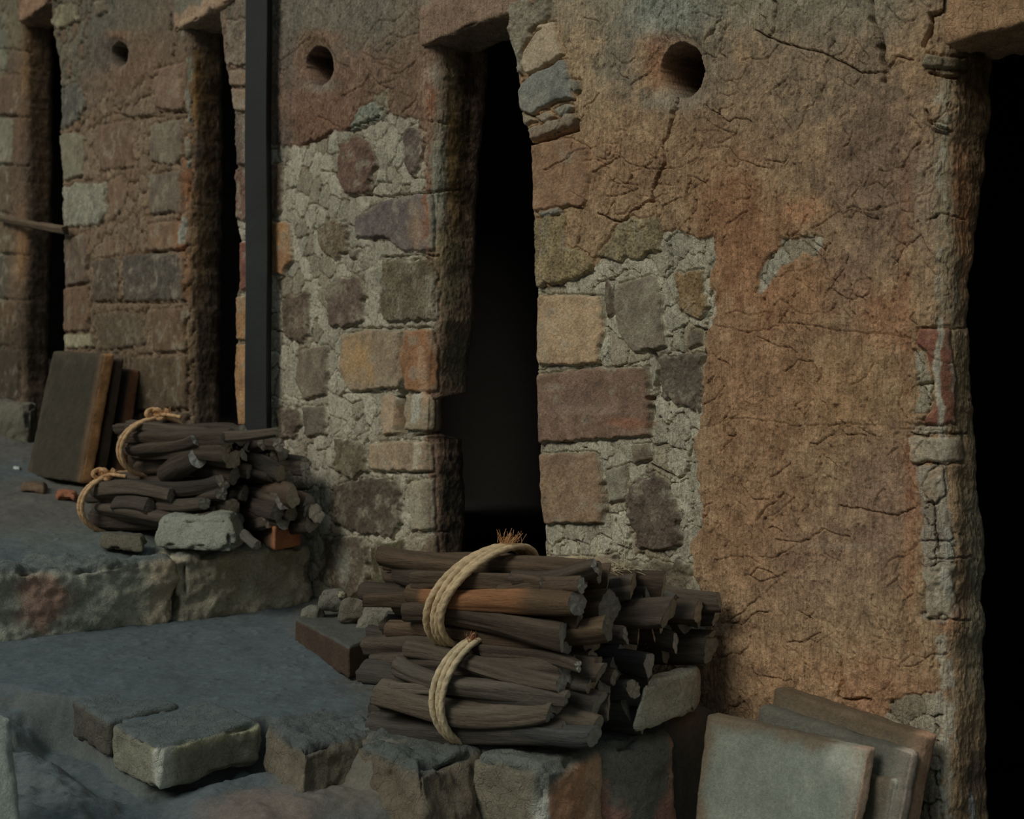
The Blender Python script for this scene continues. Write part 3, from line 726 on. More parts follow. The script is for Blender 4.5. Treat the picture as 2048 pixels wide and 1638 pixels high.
SPEC3 = dict(base='5d4b3d', warp=0.006, pmask=0.4, cell=0.05, mix='5d4a3a', dome=0.006, lump=.006,
  under=[(10, 30, 60, 90, '64604f', .8), (20, 60, 30, 40, '6a5d48', .6)],
  mortar=[([(-900, -30), (12, -30), (10, 200), (12, 1000), (-900, 1000)], '696456', -0.003)],
  stones=[(R(-60, 60, 16, 140), '5f5c4f', .003), (R(-60, 150, 36, 230), '5d4a3c', .005), (R(-60, 236, 26, 326), '6b6558', .004), (R(-60, 334, 20, 424), '57483a', .004), (R(-60, 432, 30, 505), '5a4a3a', .004), (R(-60, 512, 16, 596), '4d453b', .004), (R(-60, 604, 30, 690), '54402f', .004), (R(-60, 700, 40, 800), '3d342a', .003),
          (R(-190, 60, -66, 150), '5f5c4f', .003), (R(-190, 240, -66, 330), '57483a', .004), (R(-210, 430, -80, 520), '5a4a3a', .004)],
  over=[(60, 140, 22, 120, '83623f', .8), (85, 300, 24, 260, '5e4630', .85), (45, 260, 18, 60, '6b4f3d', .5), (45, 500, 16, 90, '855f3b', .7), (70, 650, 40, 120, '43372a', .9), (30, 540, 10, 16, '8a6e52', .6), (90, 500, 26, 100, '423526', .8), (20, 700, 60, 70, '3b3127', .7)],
  cracks=[([(0, 232), (60, 236)], 2, .006), ([(-30, 330), (60, 332)], 2, .006), ([(0, 100), (22, 98), (60, 104)], 2, .006), ([(-30, 508), (60, 510)], 2, .005), ([(-30, 598), (60, 600)], 2, .005)])

NEAR0 = [(1889, -60), (1889, 100), (1885, 400), (1884, 700), (1890, 1100), (1896, 1638), (1896, 2000)]
P0 = pier('pier', [(1018, -80), (1012, 60), (1030, 120), (1038, 200), (1044, 245), (1058, 270), (1060, 300), (1064, 430), (1068, 560), (1072, 600), (1070, 735), (1073, 890), (1083, 1050), (1087, 1160), (1090, 1700)],
          NEAR0, [(2000, 60), (1997, 240), (1975, 420), (1958, 560), (1955, 640), (1966, 800), (1970, 930), (1980, 1060), (1976, 1200), (1978, 1400), (1988, 1638), (1988, 1900)],
          -0.06, CZ + 0.98, 0.0018, SPEC0, 101, wall)
P1 = pier('pier', [(430, -120), (438, 20), (440, 60), (450, 137), (458, 171), (466, 222), (470, 300), (470, 445), (479, 480), (478, 560), (470, 590), (472, 680), (468, 740), (476, 850), (480, 1100), (480, 1500)],
          [(866, -80), (868, 100), (862, 400), (870, 640), (862, 720), (856, 900), (862, 1150), (864, 1500)],
          [(990, -40), (985, 110), (970, 300), (958, 500), (950, 640), (948, 786), (890, 796), (884, 866), (940, 878), (942, 1000), (938, 1150), (938, 1400)],
          CZ - 0.66, CZ + 1.36, 0.0028, SPEC1, 202, wall)
P2 = pier('pier', [(98, -100), (103, 40), (112, 90), (118, 130), (123, 180), (121, 265), (123, 360), (127, 460), (127, 600), (126, 700), (130, 1000)],
          [(372, -80), (372, 60), (374, 300), (372, 600), (374, 820), (376, 1100)], [(455, -40), (452, 300), (450, 600), (444, 800), (444, 1100)],
          CZ - 0.50, CZ + 1.78, 0.0045, SPEC2, 303, wall)
P3 = pier('pier', 3.86 * BAY, [(40, -60), (42, 100), (44, 400), (40, 800), (40, 1100)], [(112, 0), (108, 300), (104, 600), (100, 900)], CZ - 0.36, CZ + 2.15, 0.006, SPEC3, 404, wall)
SPECR = dict(base='6e5a48', mortar=[([(2060, -400), (2600, -400), (2600, 2600), (2060, 2600)], '7b7364', -0.004)])
PR = pier('pier', -0.30 * BAY, -0.98 * BAY, None, -0.06, CZ + 0.75, 0.008, SPECR, 505, wall)

# lintels over the stoke holes: broad slabs let into the daub
def lintel(s0, s1, zb, zt, hexc, hex2, seed, proud=0.012, thick=0.12):
    a = lambda s, d, z: Vector(wp(s, d, z))
    c = [a(s1, -proud, zb), a(s0, -proud, zb), a(s0, 0.13, zb), a(s1, 0.13, zb), a(s1, -proud + .006, zt), a(s0, -proud + .006, zt), a(s0, 0.15, zt), a(s1, 0.15, zt)]
    def cf(V, W, n):
        nz = fbm3(W[:, 0] * 14, W[:, 1] * 14, W[:, 2] * 14, seed, 4, .6)
        w = sstep(zb + thick * 0.8, zb + thick * 1.2, W[:, 2] + 0.03 * nz)[:, None]
        return (A(hexc) * (1 - w) + A(hex2) * w) * (1 + 0.3 * nz)[:, None]
    return block('lintel', c, MAT['masonry'], r=0.010, amp=0.012, amp2=0.005, nscale=11, seed=seed, res=0.006, colfn=cf, mask=0.5, parent=wall, chip=0.02, maxn=130)
lintel(-0.33 * BAY, 0.004, CZ + 0.560, CZ + 0.80, '8c6a4c', '7a6650', 11)
lintel(0.705 * BAY, 1.022 * BAY, CZ + 0.868, CZ + 1.06, '7b6251', '6b6559', 12)
lintel(1.735 * BAY, 2.035 * BAY, CZ + 1.230, CZ + 1.40, '9a7d66', '6b6559', 13, thick=0.05)
lintel(2.80 * BAY, 3.16 * BAY, CZ + 1.62, CZ + 1.80, '866650', '6a6250', 14)

# the dark kiln chambers behind the piers
def chamber():
    pts = []
    ss = [-1.6, -1.0] + [i * 0.5 for i in range(-1, 14)]
    ss = sorted(set(ss))
    V = []
    for s in ss:
        top = CZ + 0.62 + 0.265 * max(s, 0) + 0.05
        base = 0.0 if s < 2 else 0.2
        for d, z in ((0.10, top), (0.45, top + 0.12), (0.95, top - 0.1), (1.1, top - 0.5), (1.1, -0.1)):
            V.append(wp(s, d, z))
    nr = len(ss)
    f = [grid_faces(nr, 5)]
    V = np.array(V)
    b = [[0, 1, 2, 4], [2, 3, 4, 4]]
    e0 = [[0, 1, 2, 3], ]
    # end walls
    o = (nr - 1) * 5
    V = np.concatenate([V, [wp(ss[0], 0.10, -0.1)], [wp(ss[-1], 0.10, -0.1)]])
    k = nr * 5
    tri = np.array([[k, 0, 1], [k, 1, 2], [k, 2, 3], [k, 3, 4], [k + 1, o + 1, o], [k + 1, o + 2, o + 1], [k + 1, o + 3, o + 2], [k + 1, o + 4, o + 3]])
    base = np.array(wp(2, .6, 0))
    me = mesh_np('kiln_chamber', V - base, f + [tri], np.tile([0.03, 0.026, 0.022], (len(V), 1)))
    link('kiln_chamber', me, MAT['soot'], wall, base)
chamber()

# ================================================================== GROUND: terraces of a kiln climbing a slope
def ground_z(s, e):
    wig = 0.02 * fbm2(s * 6, e * 6, 71, 3)
    low = -0.650 - 0.125 * sstep(0.62, 0.40, s) * sstep(1.5, .7, e) + 0.028 * sstep(.56, .68, s) * sstep(.93, .84, s) * sstep(.95, .8, e) + 0.03 * sstep(1.0, 2.2, s)
    mid = -0.565 + 0.030 * sstep(0.5, 1.9, s)
    midpoly = [(.475, -1.5), (.475, .12), (.54, .22), (.56, .45), (.70, .56), (.86, .63), (.965, .665), (.955, .885), (1.29, .885), (1.7, 1.2), (2.4, 1.6), (9, 2.0), (9, -1.5)]
    sd = poly_sdf(s + wig, e + wig, midpoly)
    sharp = 0.02 + 0.07 * sstep(.40, .56, e) * (1 - sstep(.60, .67, e)) + 0.10 * sstep(1.2, 1.9, s) + 0.03 * sstep(.5, .7, s) * (s < .93) 
    sharp = sharp + 0.40 * sstep(.92, 1.08, e)
    w = sstep(-sharp, sharp * .4, sd)
    z = low * (1 - w) + mid * w
    far = -0.385 + 0.05 * sstep(2.0, 2.35, s) + 0.075 * sstep(2.6, 3.2, s) 
    sd2 = (s + wig) - 2.02 - 0.9 * sstep(.8, 1.6, e)
    w2 = sstep(-0.03 - .3 * sstep(.75, 1.1, e), 0.015 + .2 * sstep(.75, 1.1, e), sd2)
    z = z * (1 - w2) + far * w2
    up = np.clip(s - 3.4, 0, None) * 0.18
    z = z + up
    z = z + 0.012 * fbm2(s * 15, e * 15, 79, 4, .55) * sstep(.95, .8, s) * sstep(.38, .5, e)
    slope = w * (1 - w) * 4 + w2 * (1 - w2) * 4
    z = z + slope * (0.022 * fbm2(s * 16, e * 16, 78, 4, .6))
    z = z + 0.022 * sstep(.44, .52, s) * sstep(.95, .75, s) * sstep(.30, .16, e)
    # dust banked against the wall foot
    z = z + 0.03 * np.exp(-np.clip(e, 0, None) / 0.10) * sstep(.55, .8, s) * (s < 2.0)
    z = z + 0.010 * fbm2(s * 5, e * 5, 72, 3) + 0.0035 * fbm2(s * 26, e * 26, 73, 4, .6)
    return z + CZ
def ground():
    def seg(*a):
        out = []
        for x0, x1, st in a:
            out += list(np.arange(x0, x1 - 1e-9, st))
        return np.array(out + [a[-1][1]])
    ss = seg((-1.6, -.3, .05), (-.3, .1, .02), (.1, 2.5, .0055), (2.5, 4.2, .010), (4.2, 9, .06))
    ee = seg((-1.2, -.1, .06), (-.1, 1.35, .0055), (1.35, 2.0, .02), (2.0, 5.0, .08))
    S, E = np.meshgrid(ss, ee, indexing='ij')
    S0, E0 = S.ravel(), E.ravel()
    Z = ground_z(S0, E0)
    fine = fbm2(S0 * 90, E0 * 90, 74, 3, .6)
    e1, id1, _ = worley(S0 * 55, E0 * 55, 75)
    peb = (id1 > 0.90) * sstep(0.15, .7, e1) * 0.0035
    Z = Z + 0.0009 * fine + peb
    x = W0[0] + S0 * T[0] - E0 * N[0]; y = W0[1] + S0 * T[1] - E0 * N[1]
    ys = np.maximum(y, .4)
    px, py = measure(x, ys, Z)
    med = fbm2(S0 * 14, E0 * 14, 76, 4, .6)
    col = np.tile(A('384046'), (len(px), 1))
    for cx, cy, rx, ry, h, st in [(820, 1300, 160, 150, '3f3830', .85), (700, 1230, 130, 60, '554a3e', .7), (100, 1010, 330, 75, '45413b', .8), (300, 1085, 400, 40, '474b49', .6), (560, 1130, 140, 60, '55504a', .6),
                                 (740, 1550, 260, 100, '4e473f', .85), (520, 1620, 150, 50, '5a4a40', .6), (860, 1630, 120, 50, '574b40', .7), (1400, 1420, 90, 70, '5c4838', .9), (600, 1530, 60, 40, '5e5649', .5),
                                 (1500, 1600, 250, 200, '3a332b', .8), (60, 1580, 200, 120, '3f474a', .5), (330, 1560, 140, 60, '424a4c', .4), (1000, 1150, 100, 60, '3a3128', .8), (480, 860, 260, 50, '3b3027', .8), (60, 880, 160, 60, '4a4238', .6)]:
        e = np.sqrt(((px - cx) / rx) ** 2 + ((py - cy) / ry) ** 2) + 0.35 * med
        w = (st * (1 - sstep(0.4, 1.2, e)))[:, None] * (y > .5)[:, None]
        col = col * (1 - w) + A(h) * w
    col = col * (1 + 0.14 * med + 0.10 * fine)[:, None]
    gx = np.gradient(Z.reshape(S.shape), axis=0) / np.maximum(np.gradient(S, axis=0), 1e-6); gy = np.gradient(Z.reshape(S.shape), axis=1) / np.maximum(np.gradient(E, axis=1), 1e-6)
    steep = sstep(0.35, 0.9, np.hypot(gx, gy)).ravel()[:, None] * 0.4
    col = col * (1 - steep) + A('413f3a') * steep
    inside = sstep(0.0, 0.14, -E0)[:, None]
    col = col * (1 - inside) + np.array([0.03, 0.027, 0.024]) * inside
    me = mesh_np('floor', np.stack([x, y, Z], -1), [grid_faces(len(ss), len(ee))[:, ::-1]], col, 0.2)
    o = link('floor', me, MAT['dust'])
    tag(o, kind='structure')
    return o
floor = ground()
def gz(v):
    r = np.array([v[0] - W0[0], v[1] - W0[1]])
    return float(ground_z(np.array([r @ T]), np.array([-(r @ N)]))[0])

# ================================================================== FIREWOOD
def orient(o, a, roll=0.0):
    a = Vector(a).normalized()
    y = UP.cross(a).normalized(); z = a.cross(y)
    m = Matrix((a, y, z)).transposed() @ Matrix.Rotation(roll, 3, 'X')
    o.rotation_euler = m.to_euler()

def stick_mesh(L, r, seed, hexc, shape='split', end_hex='6a655d', patch=None, knots=0, bend=1.0):
    """one piece of firewood along local X: split or round section, gentle bend, saw-cut ends"""
    rs = random.Random(seed)
    nr, na = max(18, int(L / 0.011)), 26
    th = np.linspace(0, 2 * math.pi, na, endpoint=False)
    if shape == 'round':
        sec = np.ones(na)
    else:
        k = rs.choice([3, 3, 4, 4, 5])
        angs = sorted([2 * math.pi * (i + rs.uniform(-.28, .28)) / k for i in range(k)])
        ds = [rs.uniform(.62, 1.0) for _ in angs]
        sec = np.full(na, 9.0)
        for a_, d_ in zip(angs, ds):
            c = np.cos(th - a_)
            sec = np.where(c > 0.05, np.minimum(sec, d_ / np.maximum(c, 0.05)), sec)
        sec = np.minimum(sec, 1.25)
        sec = 0.15 * np.roll(sec, 1) + 0.7 * sec + 0.15 * np.roll(sec, -1)
        sec = sec / sec.mean()
    t = np.linspace(-1, 1, nr)
    X = t * L / 2
    bend1, bend2 = rs.uniform(-1, 1) * 0.05 * L * bend, rs.uniform(-1, 1) * 0.05 * L * bend
    ph = rs.uniform(0, 6)
    oy = bend1 * (t * t - .4) + 0.012 * L * bend * np.sin(3 * t + ph); oz = bend2 * (t * t - .4) + 0.012 * L * bend * np.sin(2.6 * t + ph * 2)
    tap = 1 + rs.uniform(-.16, .16) * t + 0.05 * np.sin(4 * t + ph) - 0.10 * np.clip(np.abs(t) - .9, 0, 1) * 4
    TH, XX = np.meshgrid(th, X)
    rad = r * sec[None, :] * tap[:, None]
    sx = XX * 9; yy = np.cos(TH) * 3.0; zz = np.sin(TH) * 3.0
    groove = fbm3(sx * .45, yy * 2.2 + seed, zz * 2.2, seed, 3, .6)
    lump = fbm3(sx, yy * .5 + seed, zz * .5, seed + 3, 2)
    rad = rad * (1 + 0.19 * groove + 0.12 * lump)
    for kk in range(knots):
        kx, ka = (-.38 + .09 * kk) * L, 1.2 + 2.6 * kk
        dd = np.hypot((XX - kx) / (0.016), np.angle(np.exp(1j * (TH - ka))) * r / 0.010)
        rad = rad + 0.016 * np.exp(-dd ** 2)
    s1, s2 = rs.uniform(-.35, .35), rs.uniform(-.35, .35)
    Yp = np.cos(TH) * rad; Zp = np.sin(TH) * rad
    endw = np.clip(np.abs(t) * 6 - 5, 0, 1)[:, None]
    Xp = XX + endw * (s1 * Yp + s2 * Zp) + 0.001 * groove
    V = np.stack([Xp, Yp + oy[:, None], Zp + oz[:, None]], -1)
    base = A(hexc, WK)
    nse = fbm3(sx * .7, yy * 1.4 + 7, zz * 1.4, seed + 8, 4, .6)
    C = base[None, None, :] * (1 + 0.45 * nse + 0.30 * groove)[..., None]
    if patch:
        lo, hi, hx = patch
        w = sstep(lo, lo + .08, t)[:, None] * sstep(hi, hi - .3, t)[:, None] * sstep(-.1, .3, nse + .5 * np.sin(TH) + .1)
        C = C * (1 - w[..., None]) + A(hx) * w[..., None]
    Vs = [V.reshape(-1, 3)]; Cs = [C.reshape(-1, 3)]
    faces = [grid_faces(nr, na, 0, True)]
    off = nr * na
    tris = []
    for end, row in ((-1, 0), (1, nr - 1)):
        ring = V[row]; ctr = ring.mean(0)
        rings = []
        for q, f in enumerate((1.0, 0.72, 0.36)):
            rg = ctr + (ring - ctr) * f
            rg[:, 0] += end * (0.0012 * (1 - f)) + 0.0009 * np.sin(th * 5 + q + seed)
            rings.append(rg)
        Vs += rings + [ctr[None] + [[end * .001, 0, 0]]]
        ec = A(end_hex) * rs.uniform(.75, 1.15)
        for f in (1.0, .72, .36):
            Cs.append(np.tile(ec, (na, 1)) * (0.85 + 0.2 * (1 - f)) * (1 + .2 * fbm3(th * 2, th * 0 + f * 5, th * 0, seed + 4, 2))[:, None])
        Cs.append(ec[None] * .8)
        g = grid_faces(3, na, off, True)
        faces.append(g if end < 0 else g[:, ::-1])
        i = np.arange(na); c_ = off + 3 * na
        tr = np.stack([off + 2 * na + i, off + 2 * na + (i + 1) % na, np.full(na, c_)], -1)
        tris.append(tr if end < 0 else tr[:, ::-1])
        off += 3 * na + 1
    V = np.concatenate(Vs); C = np.concatenate(Cs)
    me = mesh_np('firewood_stick', V, faces + tris, C, 0.0)
    return me

def rope_path(name, pts, r, parent, hexc, twist=55.0, seed=1, lobes=3, world=True):
    """laid rope: a three-lobed section that turns along the path"""
    pts = [Vector(p) for p in pts]
    # resample with Catmull-Rom
    out = []
    n = len(pts)
    for i in range(n - 1):
        p0, p1, p2, p3 = pts[max(i - 1, 0)], pts[i], pts[i + 1], pts[min(i + 2, n - 1)]
        m = max(3, int((p2 - p1).length / 0.0035))
        for j in range(m):
            t = j / m
            out.append(0.5 * ((2 * p1) + (p2 - p0) * t + (2 * p0 - 5 * p1 + 4 * p2 - p3) * t * t + (3 * p1 - p0 - 3 * p2 + p3) * t ** 3))
    out.append(pts[-1])
    na = 15
    V = []; prev = None; dist = 0; up = None
    for i, p in enumerate(out):
        tg = (out[min(i + 1, len(out) - 1)] - out[max(i - 1, 0)]).normalized()
        if up is None:
            up = tg.orthogonal().normalized()
        up = (up - tg * up.dot(tg)).normalized()
        sd = tg.cross(up)
        if i: dist += (p - out[i - 1]).length
        for k in range(na):
            a = 2 * math.pi * k / na
            rr = r * (0.84 + 0.20 * abs(math.cos(lobes / 2 * (a - dist * twist * 2)))) * (1 + 0.05 * math.sin(dist * 900 + k * 3 + seed))
            V.append(p + (up * math.cos(a) + sd * math.sin(a)) * rr)
    V = np.array([list(v) for v in V])
    V = np.concatenate([V, [list(out[0])], [list(out[-1])]])
    nr = len(out); i = np.arange(na)
    c0 = nr * na
    tri = np.concatenate([np.stack([(i + 1) % na, i, np.full(na, c0)], -1), np.stack([c0 - na + i, c0 - na + (i + 1) % na, np.full(na, c0 + 1)], -1)])
    base = V.mean(0)
    d = fbm3(V[:, 0] * 160, V[:, 1] * 160, V[:, 2] * 160, seed, 2)
    col = A(hexc)[None, :] * (1 + 0.35 * d[:, None])
    me = mesh_np(name, V - base, [grid_faces(nr, na, 0, True), tri], col, 0.0)
    return base, me

def fray(n, length, r, seed, hexc, spread=0.9, dirv=(0, 0, 1), width=0.012):
    rs = random.Random(seed); V = []; Fq = []
    d0 = Vector(dirv).normalized()
    for k in range(n):
        root = Vector((rs.gauss(0, width * .5), rs.gauss(0, width * .5), rs.uniform(-.004, .004)))
        d = (d0 + Vector((rs.gauss(0, spread), rs.gauss(0, spread), rs.gauss(0, spread * .7))) * .6).normalized()
        curl = Vector((rs.gauss(0, 1), rs.gauss(0, 1), rs.gauss(0, 1))) * 0.35
        L = length * rs.uniform(.5, 1.1)
        p = root; m = 6
        rr = r * rs.uniform(.6, 1.3)
        for j in range(m):
            f = (1 - .5 * j / m)
            up = d.orthogonal().normalized(); sd = d.cross(up)
            for q in range(4):
                a = q * math.pi / 2
                V.append(list(p + (up * math.cos(a) + sd * math.sin(a)) * rr * f))
            d = (d + curl * 0.25).normalized(); p = p + d * (L / m)
        o = k * m * 4
        Fq.append(grid_faces(m, 4, o, True))
    V = np.array(V)
    c = A(hexc)[None, :] * (1 + 0.35 * fbm3(V[:, 0] * 200, V[:, 1] * 200, V[:, 2] * 200, seed, 2))[:, None]
    return mesh_np('frayed_end', V, Fq, c, 0.0)

WK = .74
WOOD = ['3f3229', '45372c', '382f29', '4b3b2d', '3a342f', '352c27', '4a4039', '40362f']
def bundle(right, left, Ru, Rv, n, seed, label, group, rope_t=None, rope_n=3, traced=(), knot='fray', rope_hex='8d7a60', rstick=0.019, hexs=WOOD, grey=None, end_hex='85827e', knot_ang=1.25, lean_=.2, slant=.45, stag=.035):
    """sticks lying from left to right end points (centres of the bundle), an oval section Ru x Rv"""
    rs = random.Random(seed)
    Rt, Lf = Vector(right), Vector(left)
    ax = (Rt - Lf).normalized(); length = (Rt - Lf).length
    pu = Vector((-ax.y, ax.x, 0)).normalized()
    if pu.y < 0: pu = -pu                          # away from the eye, towards the wall
    pv = ax.cross(pu)
    if pv.z < 0: pv = -pv
    mid = (Rt + Lf) / 2
    root = empty('firewood_bundle', (mid.x, mid.y, mid.z - Rv))
    tag(root, label, 'firewood', group)
    fixed = []
    # the sticks that can be told apart on the near side
    for q, tr in enumerate(traced):
        (xl, yl), (xr, yr), dpx = tr[:3]
        opt = tr[3] if len(tr) > 3 else {}
        ends = []
        for (x, y) in ((xl, yl), (xr, yr)):
            off = 0.8 * Ru
            for it in range(4):
                # meet the vertical plane through the axis, moved towards the eye by off
                o0 = Lf - pu * off
                k = (x - CX) / F
                s = (k * o0.y - o0.x) / (ax.x - k * ax.y)
                Y = o0.y + s * ax.y
                z = CZ - (y - CY) / F * Y
                cz = Lf.z + (Rt.z - Lf.z) * s / length
                h = max(-.95, min(.95, (z - cz) / Rv))
                off = Ru * math.sqrt(1 - h * h) * 0.86
            ends.append(Vector((o0.x + s * ax.x, Y, z)))
        a, b = ends
        r = dpx / 2 / F * (a.y + b.y) / 2
        d = (b - a)
        me = stick_mesh(d.length, r, seed * 100 + q, opt.get('hex', rs.choice(hexs)), opt.get('shape', 'split'), opt.get('end', end_hex), opt.get('patch'), opt.get('knots', 0))
        o = link('firewood_stick', me, MAT['wood'], root, (a + b) / 2)
        orient(o, d, opt.get('roll', rs.uniform(0, 6)))
        m_ = (a + b) / 2 - mid
        fixed.append((m_.dot(pu), m_.dot(pv), r))
    # the others fill the section
    pos = []; rad = []
    for i in range(n):
        a = rs.uniform(0, 2 * math.pi); q = math.sqrt(rs.random()) * .85
        pos.append([q * Ru * math.cos(a) + 0.25 * Ru * bool(traced), q * Rv * math.sin(a)]); rad.append(rstick * rs.uniform(.72, 1.25))
    pos = np.array(pos); rad = np.array(rad)
    for it in range(400):
        mv = -pos * 0.01
        for i in range(n):
            dv = pos[i] - pos; dd = np.linalg.norm(dv, axis=1) + 1e-9; ov = np.clip((rad[i] + rad) * .96 - dd, 0, None); ov[i] = 0
            mv[i] += (dv / dd[:, None] * ov[:, None]).sum(0) * .4
            for (fu, fv, fr) in fixed:
                d2 = pos[i] - [fu, fv]; l = np.linalg.norm(d2) + 1e-9; o_ = max(0, (rad[i] + fr) - l)
                mv[i] += d2 / l * o_ * .5
        pos += mv
        e = np.hypot(pos[:, 0] / (Ru - rad * .9), pos[:, 1] / (Rv - rad * .9))
        pos = np.where((e > 1)[:, None], pos / np.maximum(e, 1)[:, None], pos)
    for i in range(n):
        L = length * rs.uniform(.86, 1.08); sh = rs.uniform(-stag, stag) * length / .4
        c = mid + pu * pos[i, 0] + pv * pos[i, 1] + ax * sh
        hx = rs.choice(hexs)
        me = stick_mesh(L, rad[i], seed * 100 + 50 + i, hx, rs.choice(['split', 'split', 'split', 'round']), rs.choice([end_hex, '7b7771', '857b70', '6f6a64', '96938c' if rs.random() < .4 else '746e68']))
        o = link('firewood_stick', me, MAT['wood'], root, c)
        orient(o, ax + pu * rs.uniform(-.05, .05) + pv * rs.uniform(-.04, .04), rs.uniform(0, 6))
    # rope
    if rope_t is not None:
        c0 = Lf + (Rt - Lf) * rope_t
        lean = lean_
        first = None
        rr = 0.0052 if rope_n == 3 else 0.0058
        for k in range(rope_n):
            off = (k - (rope_n - 1) / 2) * rr * 1.75
            pts = []
            for j in range(33):
                a = 2 * math.pi * j / 32
                su, sv = (1.24 if (traced and math.cos(a) < 0) else 1.035), (1.13 if traced else 1.035)
                if traced and math.cos(a) < 0: su = 1.035 + .205 * min(1, -math.cos(a) * 2.2)
                sp = 0.006 * math.sin(3 * a + k)
                # near side of the loop only sags where no stick holds it
                pts.append(c0 + ax * (off * (1 + .35 * math.cos(a * 2 + k)) + lean * Rv * math.sin(a) + slant * Ru * math.cos(a)) + pu * (math.cos(a) * (Ru * (su + sp) + rr)) + pv * (math.sin(a) * (Rv * (sv + sp) + rr)))
            base, me = rope_path('rope', pts, rr, root, rope_hex, seed=seed + k)
            o = link('rope', me, MAT['rope'], root, base)
            if first is None: first = o
        ka = knot_ang
        kp = c0 + ax * (lean * Rv * math.sin(ka) - slant * Ru * math.cos(ka)) - pu * (math.cos(ka) * (Ru * (1.14 if traced else 1.03) + rr)) + pv * (math.sin(ka) * (Rv * (1.12 if traced else 1.03) + 2 * rr))
        if knot == 'fray':
            me = fray(46, 0.030, 0.0009, seed, 'a8794a', spread=0.55, dirv=(0.25, -.1, 1), width=.020)
            o = link('frayed_end', me, MAT['rope'], first); o.location = kp - root.location - first.location
        elif knot == 'small':
            me = fray(34, 0.018, 0.0009, seed, '8a5c42', spread=0.5, dirv=(0.4, -.3, .9), width=.007)
            o = link('frayed_end', me, MAT['rope'], first); o.location = kp - root.location - first.location
        elif knot == 'knot':
            pts = []
            for j in range(26):
                a = j / 25 * 4.4 * math.pi
                pts.append(kp + Vector((math.cos(a) * .016 + (j / 25 - .5) * .03, math.sin(a * 1.5) * .010, math.sin(a) * .013 + .006)))
            base, me = rope_path('knot', pts, .0062, first, 'a07a52', seed=seed + 9)
            o = link('knot', me, MAT['rope'], first); o.location = Vector(base) - root.location - first.location
            me = fray(60, 0.030, 0.0011, seed + 2, 'a8794a', spread=0.9, dirv=(.9, -.3, .35), width=.022)
            o = link('frayed_end', me, MAT['rope'], first); o.location = kp + Vector((.012, 0, .004)) - root.location - first.location
            # the tail laid along the top of the sticks
            pts = [kp, kp + ax * .03 + UP * .006, kp + ax * .06 + UP * .004, kp + ax * .085 + pu * .01]
            base, me = rope_path('rope_tail', pts, .005, first, '9b7750', seed=seed + 12)
            o = link('rope_tail', me, MAT['rope'], first); o.location = Vector(base) - root.location - first.location
    return root

AX = Vector((.87, -.49, 0)).normalized()
def ends(R, L, dz=0.0):
    R = Vector(R); return R, R - AX * L + UP * dz
GN = 'firewood bundles stacked at the near doorway'
r_, l_ = ends((.125, 2.115, CZ - .470), .43, -.012)
bundle(r_, l_, .074, .079, 15, 21, 'near stack, lower front firewood bundle bound low by pale straw rope', GN, rope_t=.545, rope_n=3, knot='small', knot_ang=1.15, rope_hex='a39174', lean_=.12,
       hexs=['453d36', '4a4038', '3d3834', '4d443a', '403a36'],
       traced=[((748, 1452), (1132, 1470), 56, dict(hex='3f3a37', roll=1.0, shape='round')), ((752, 1400), (1104, 1436), 46, dict(hex='554a40', roll=2.0)), ((786, 1336), (1130, 1408), 36, dict(hex='4f4740', roll=.6)),
               ((818, 1300), (1126, 1368), 38, dict(hex='4d433a', roll=3.3, shape='round')), ((780, 1372), (1060, 1392), 20, dict(hex='5a5148')), ((970, 1296), (1160, 1328), 26, dict(hex='443b33')), ((1040, 1462), (1188, 1474), 44, dict(hex='3a3b3c', shape='round'))])
r_, l_ = ends((.135, 2.130, CZ - .322), .41)
bundle(r_, l_, .074, .074, 14, 22, 'near stack, upper front firewood bundle with an orange barked stick and a frayed rope tuft', GN, rope_t=.50, rope_n=4, knot='fray', knot_ang=1.6, rope_hex='a38a68', lean_=.55,
       hexs=['4b3b2d', '45372c', '3f332a', '50402f', '3b322b'],
       traced=[((832, 1158), (1090, 1172), 34, dict(hex='4d3e31')), ((818, 1190), (1152, 1210), 48, dict(hex='4f3d2c', patch=(-.85, .6, '6b4526'), roll=1.5, shape='round')), ((812, 1215), (1130, 1262), 46, dict(hex='463a31', roll=1.2)),
               ((778, 1255), (1132, 1292), 34, dict(hex='4e3d2f', shape='round', knots=2)), ((1030, 1166), (1192, 1140), 34, dict(hex='463a32')), ((1000, 1180), (1166, 1168), 28, dict(hex='4b3b2f')), ((950, 1290), (1150, 1318), 24, dict(hex='3d342d'))])
r_, l_ = ends((.192, 2.250, CZ - .468), .42)
bundle(r_, l_, .062, .080, 15, 23, 'near stack, lower middle firewood bundle, only grey cut ends showing', GN, stag=.055, end_hex='8c8b8c', hexs=['3d3a37', '42403d', '383532', '474039'])
r_, l_ = ends((.238, 2.255, CZ - .342), .40)
b24 = bundle(r_, l_, .068, .066, 16, 24, 'near stack, upper middle firewood bundle with straw wisps on top', GN, stag=.05, rope_t=.60, rope_n=2, knot=None, rope_hex='9b8a6c')
me = fray(40, .05, .0008, 77, 'a8977a', spread=1.1, dirv=(1, -.2, .1), width=.03)
o = link('straw_wisp', me, MAT['rope'], b24); o.location = Vector((.175, 2.26, CZ - .277)) - b24.location
me = fray(26, .05, .0008, 78, 'a8977a', spread=1.0, dirv=(1, .3, .1), width=.02)
o = link('straw_wisp', me, MAT['rope'], b24); o.location = Vector((.13, 2.29, CZ - .275)) - b24.location
r_, l_ = ends((.318, 2.345, CZ - .400), .36)
AXs = AX; AX = Vector((.80, -.60, 0)).normalized()
r_, l_ = ends((.314, 2.318, CZ - .388), .36)
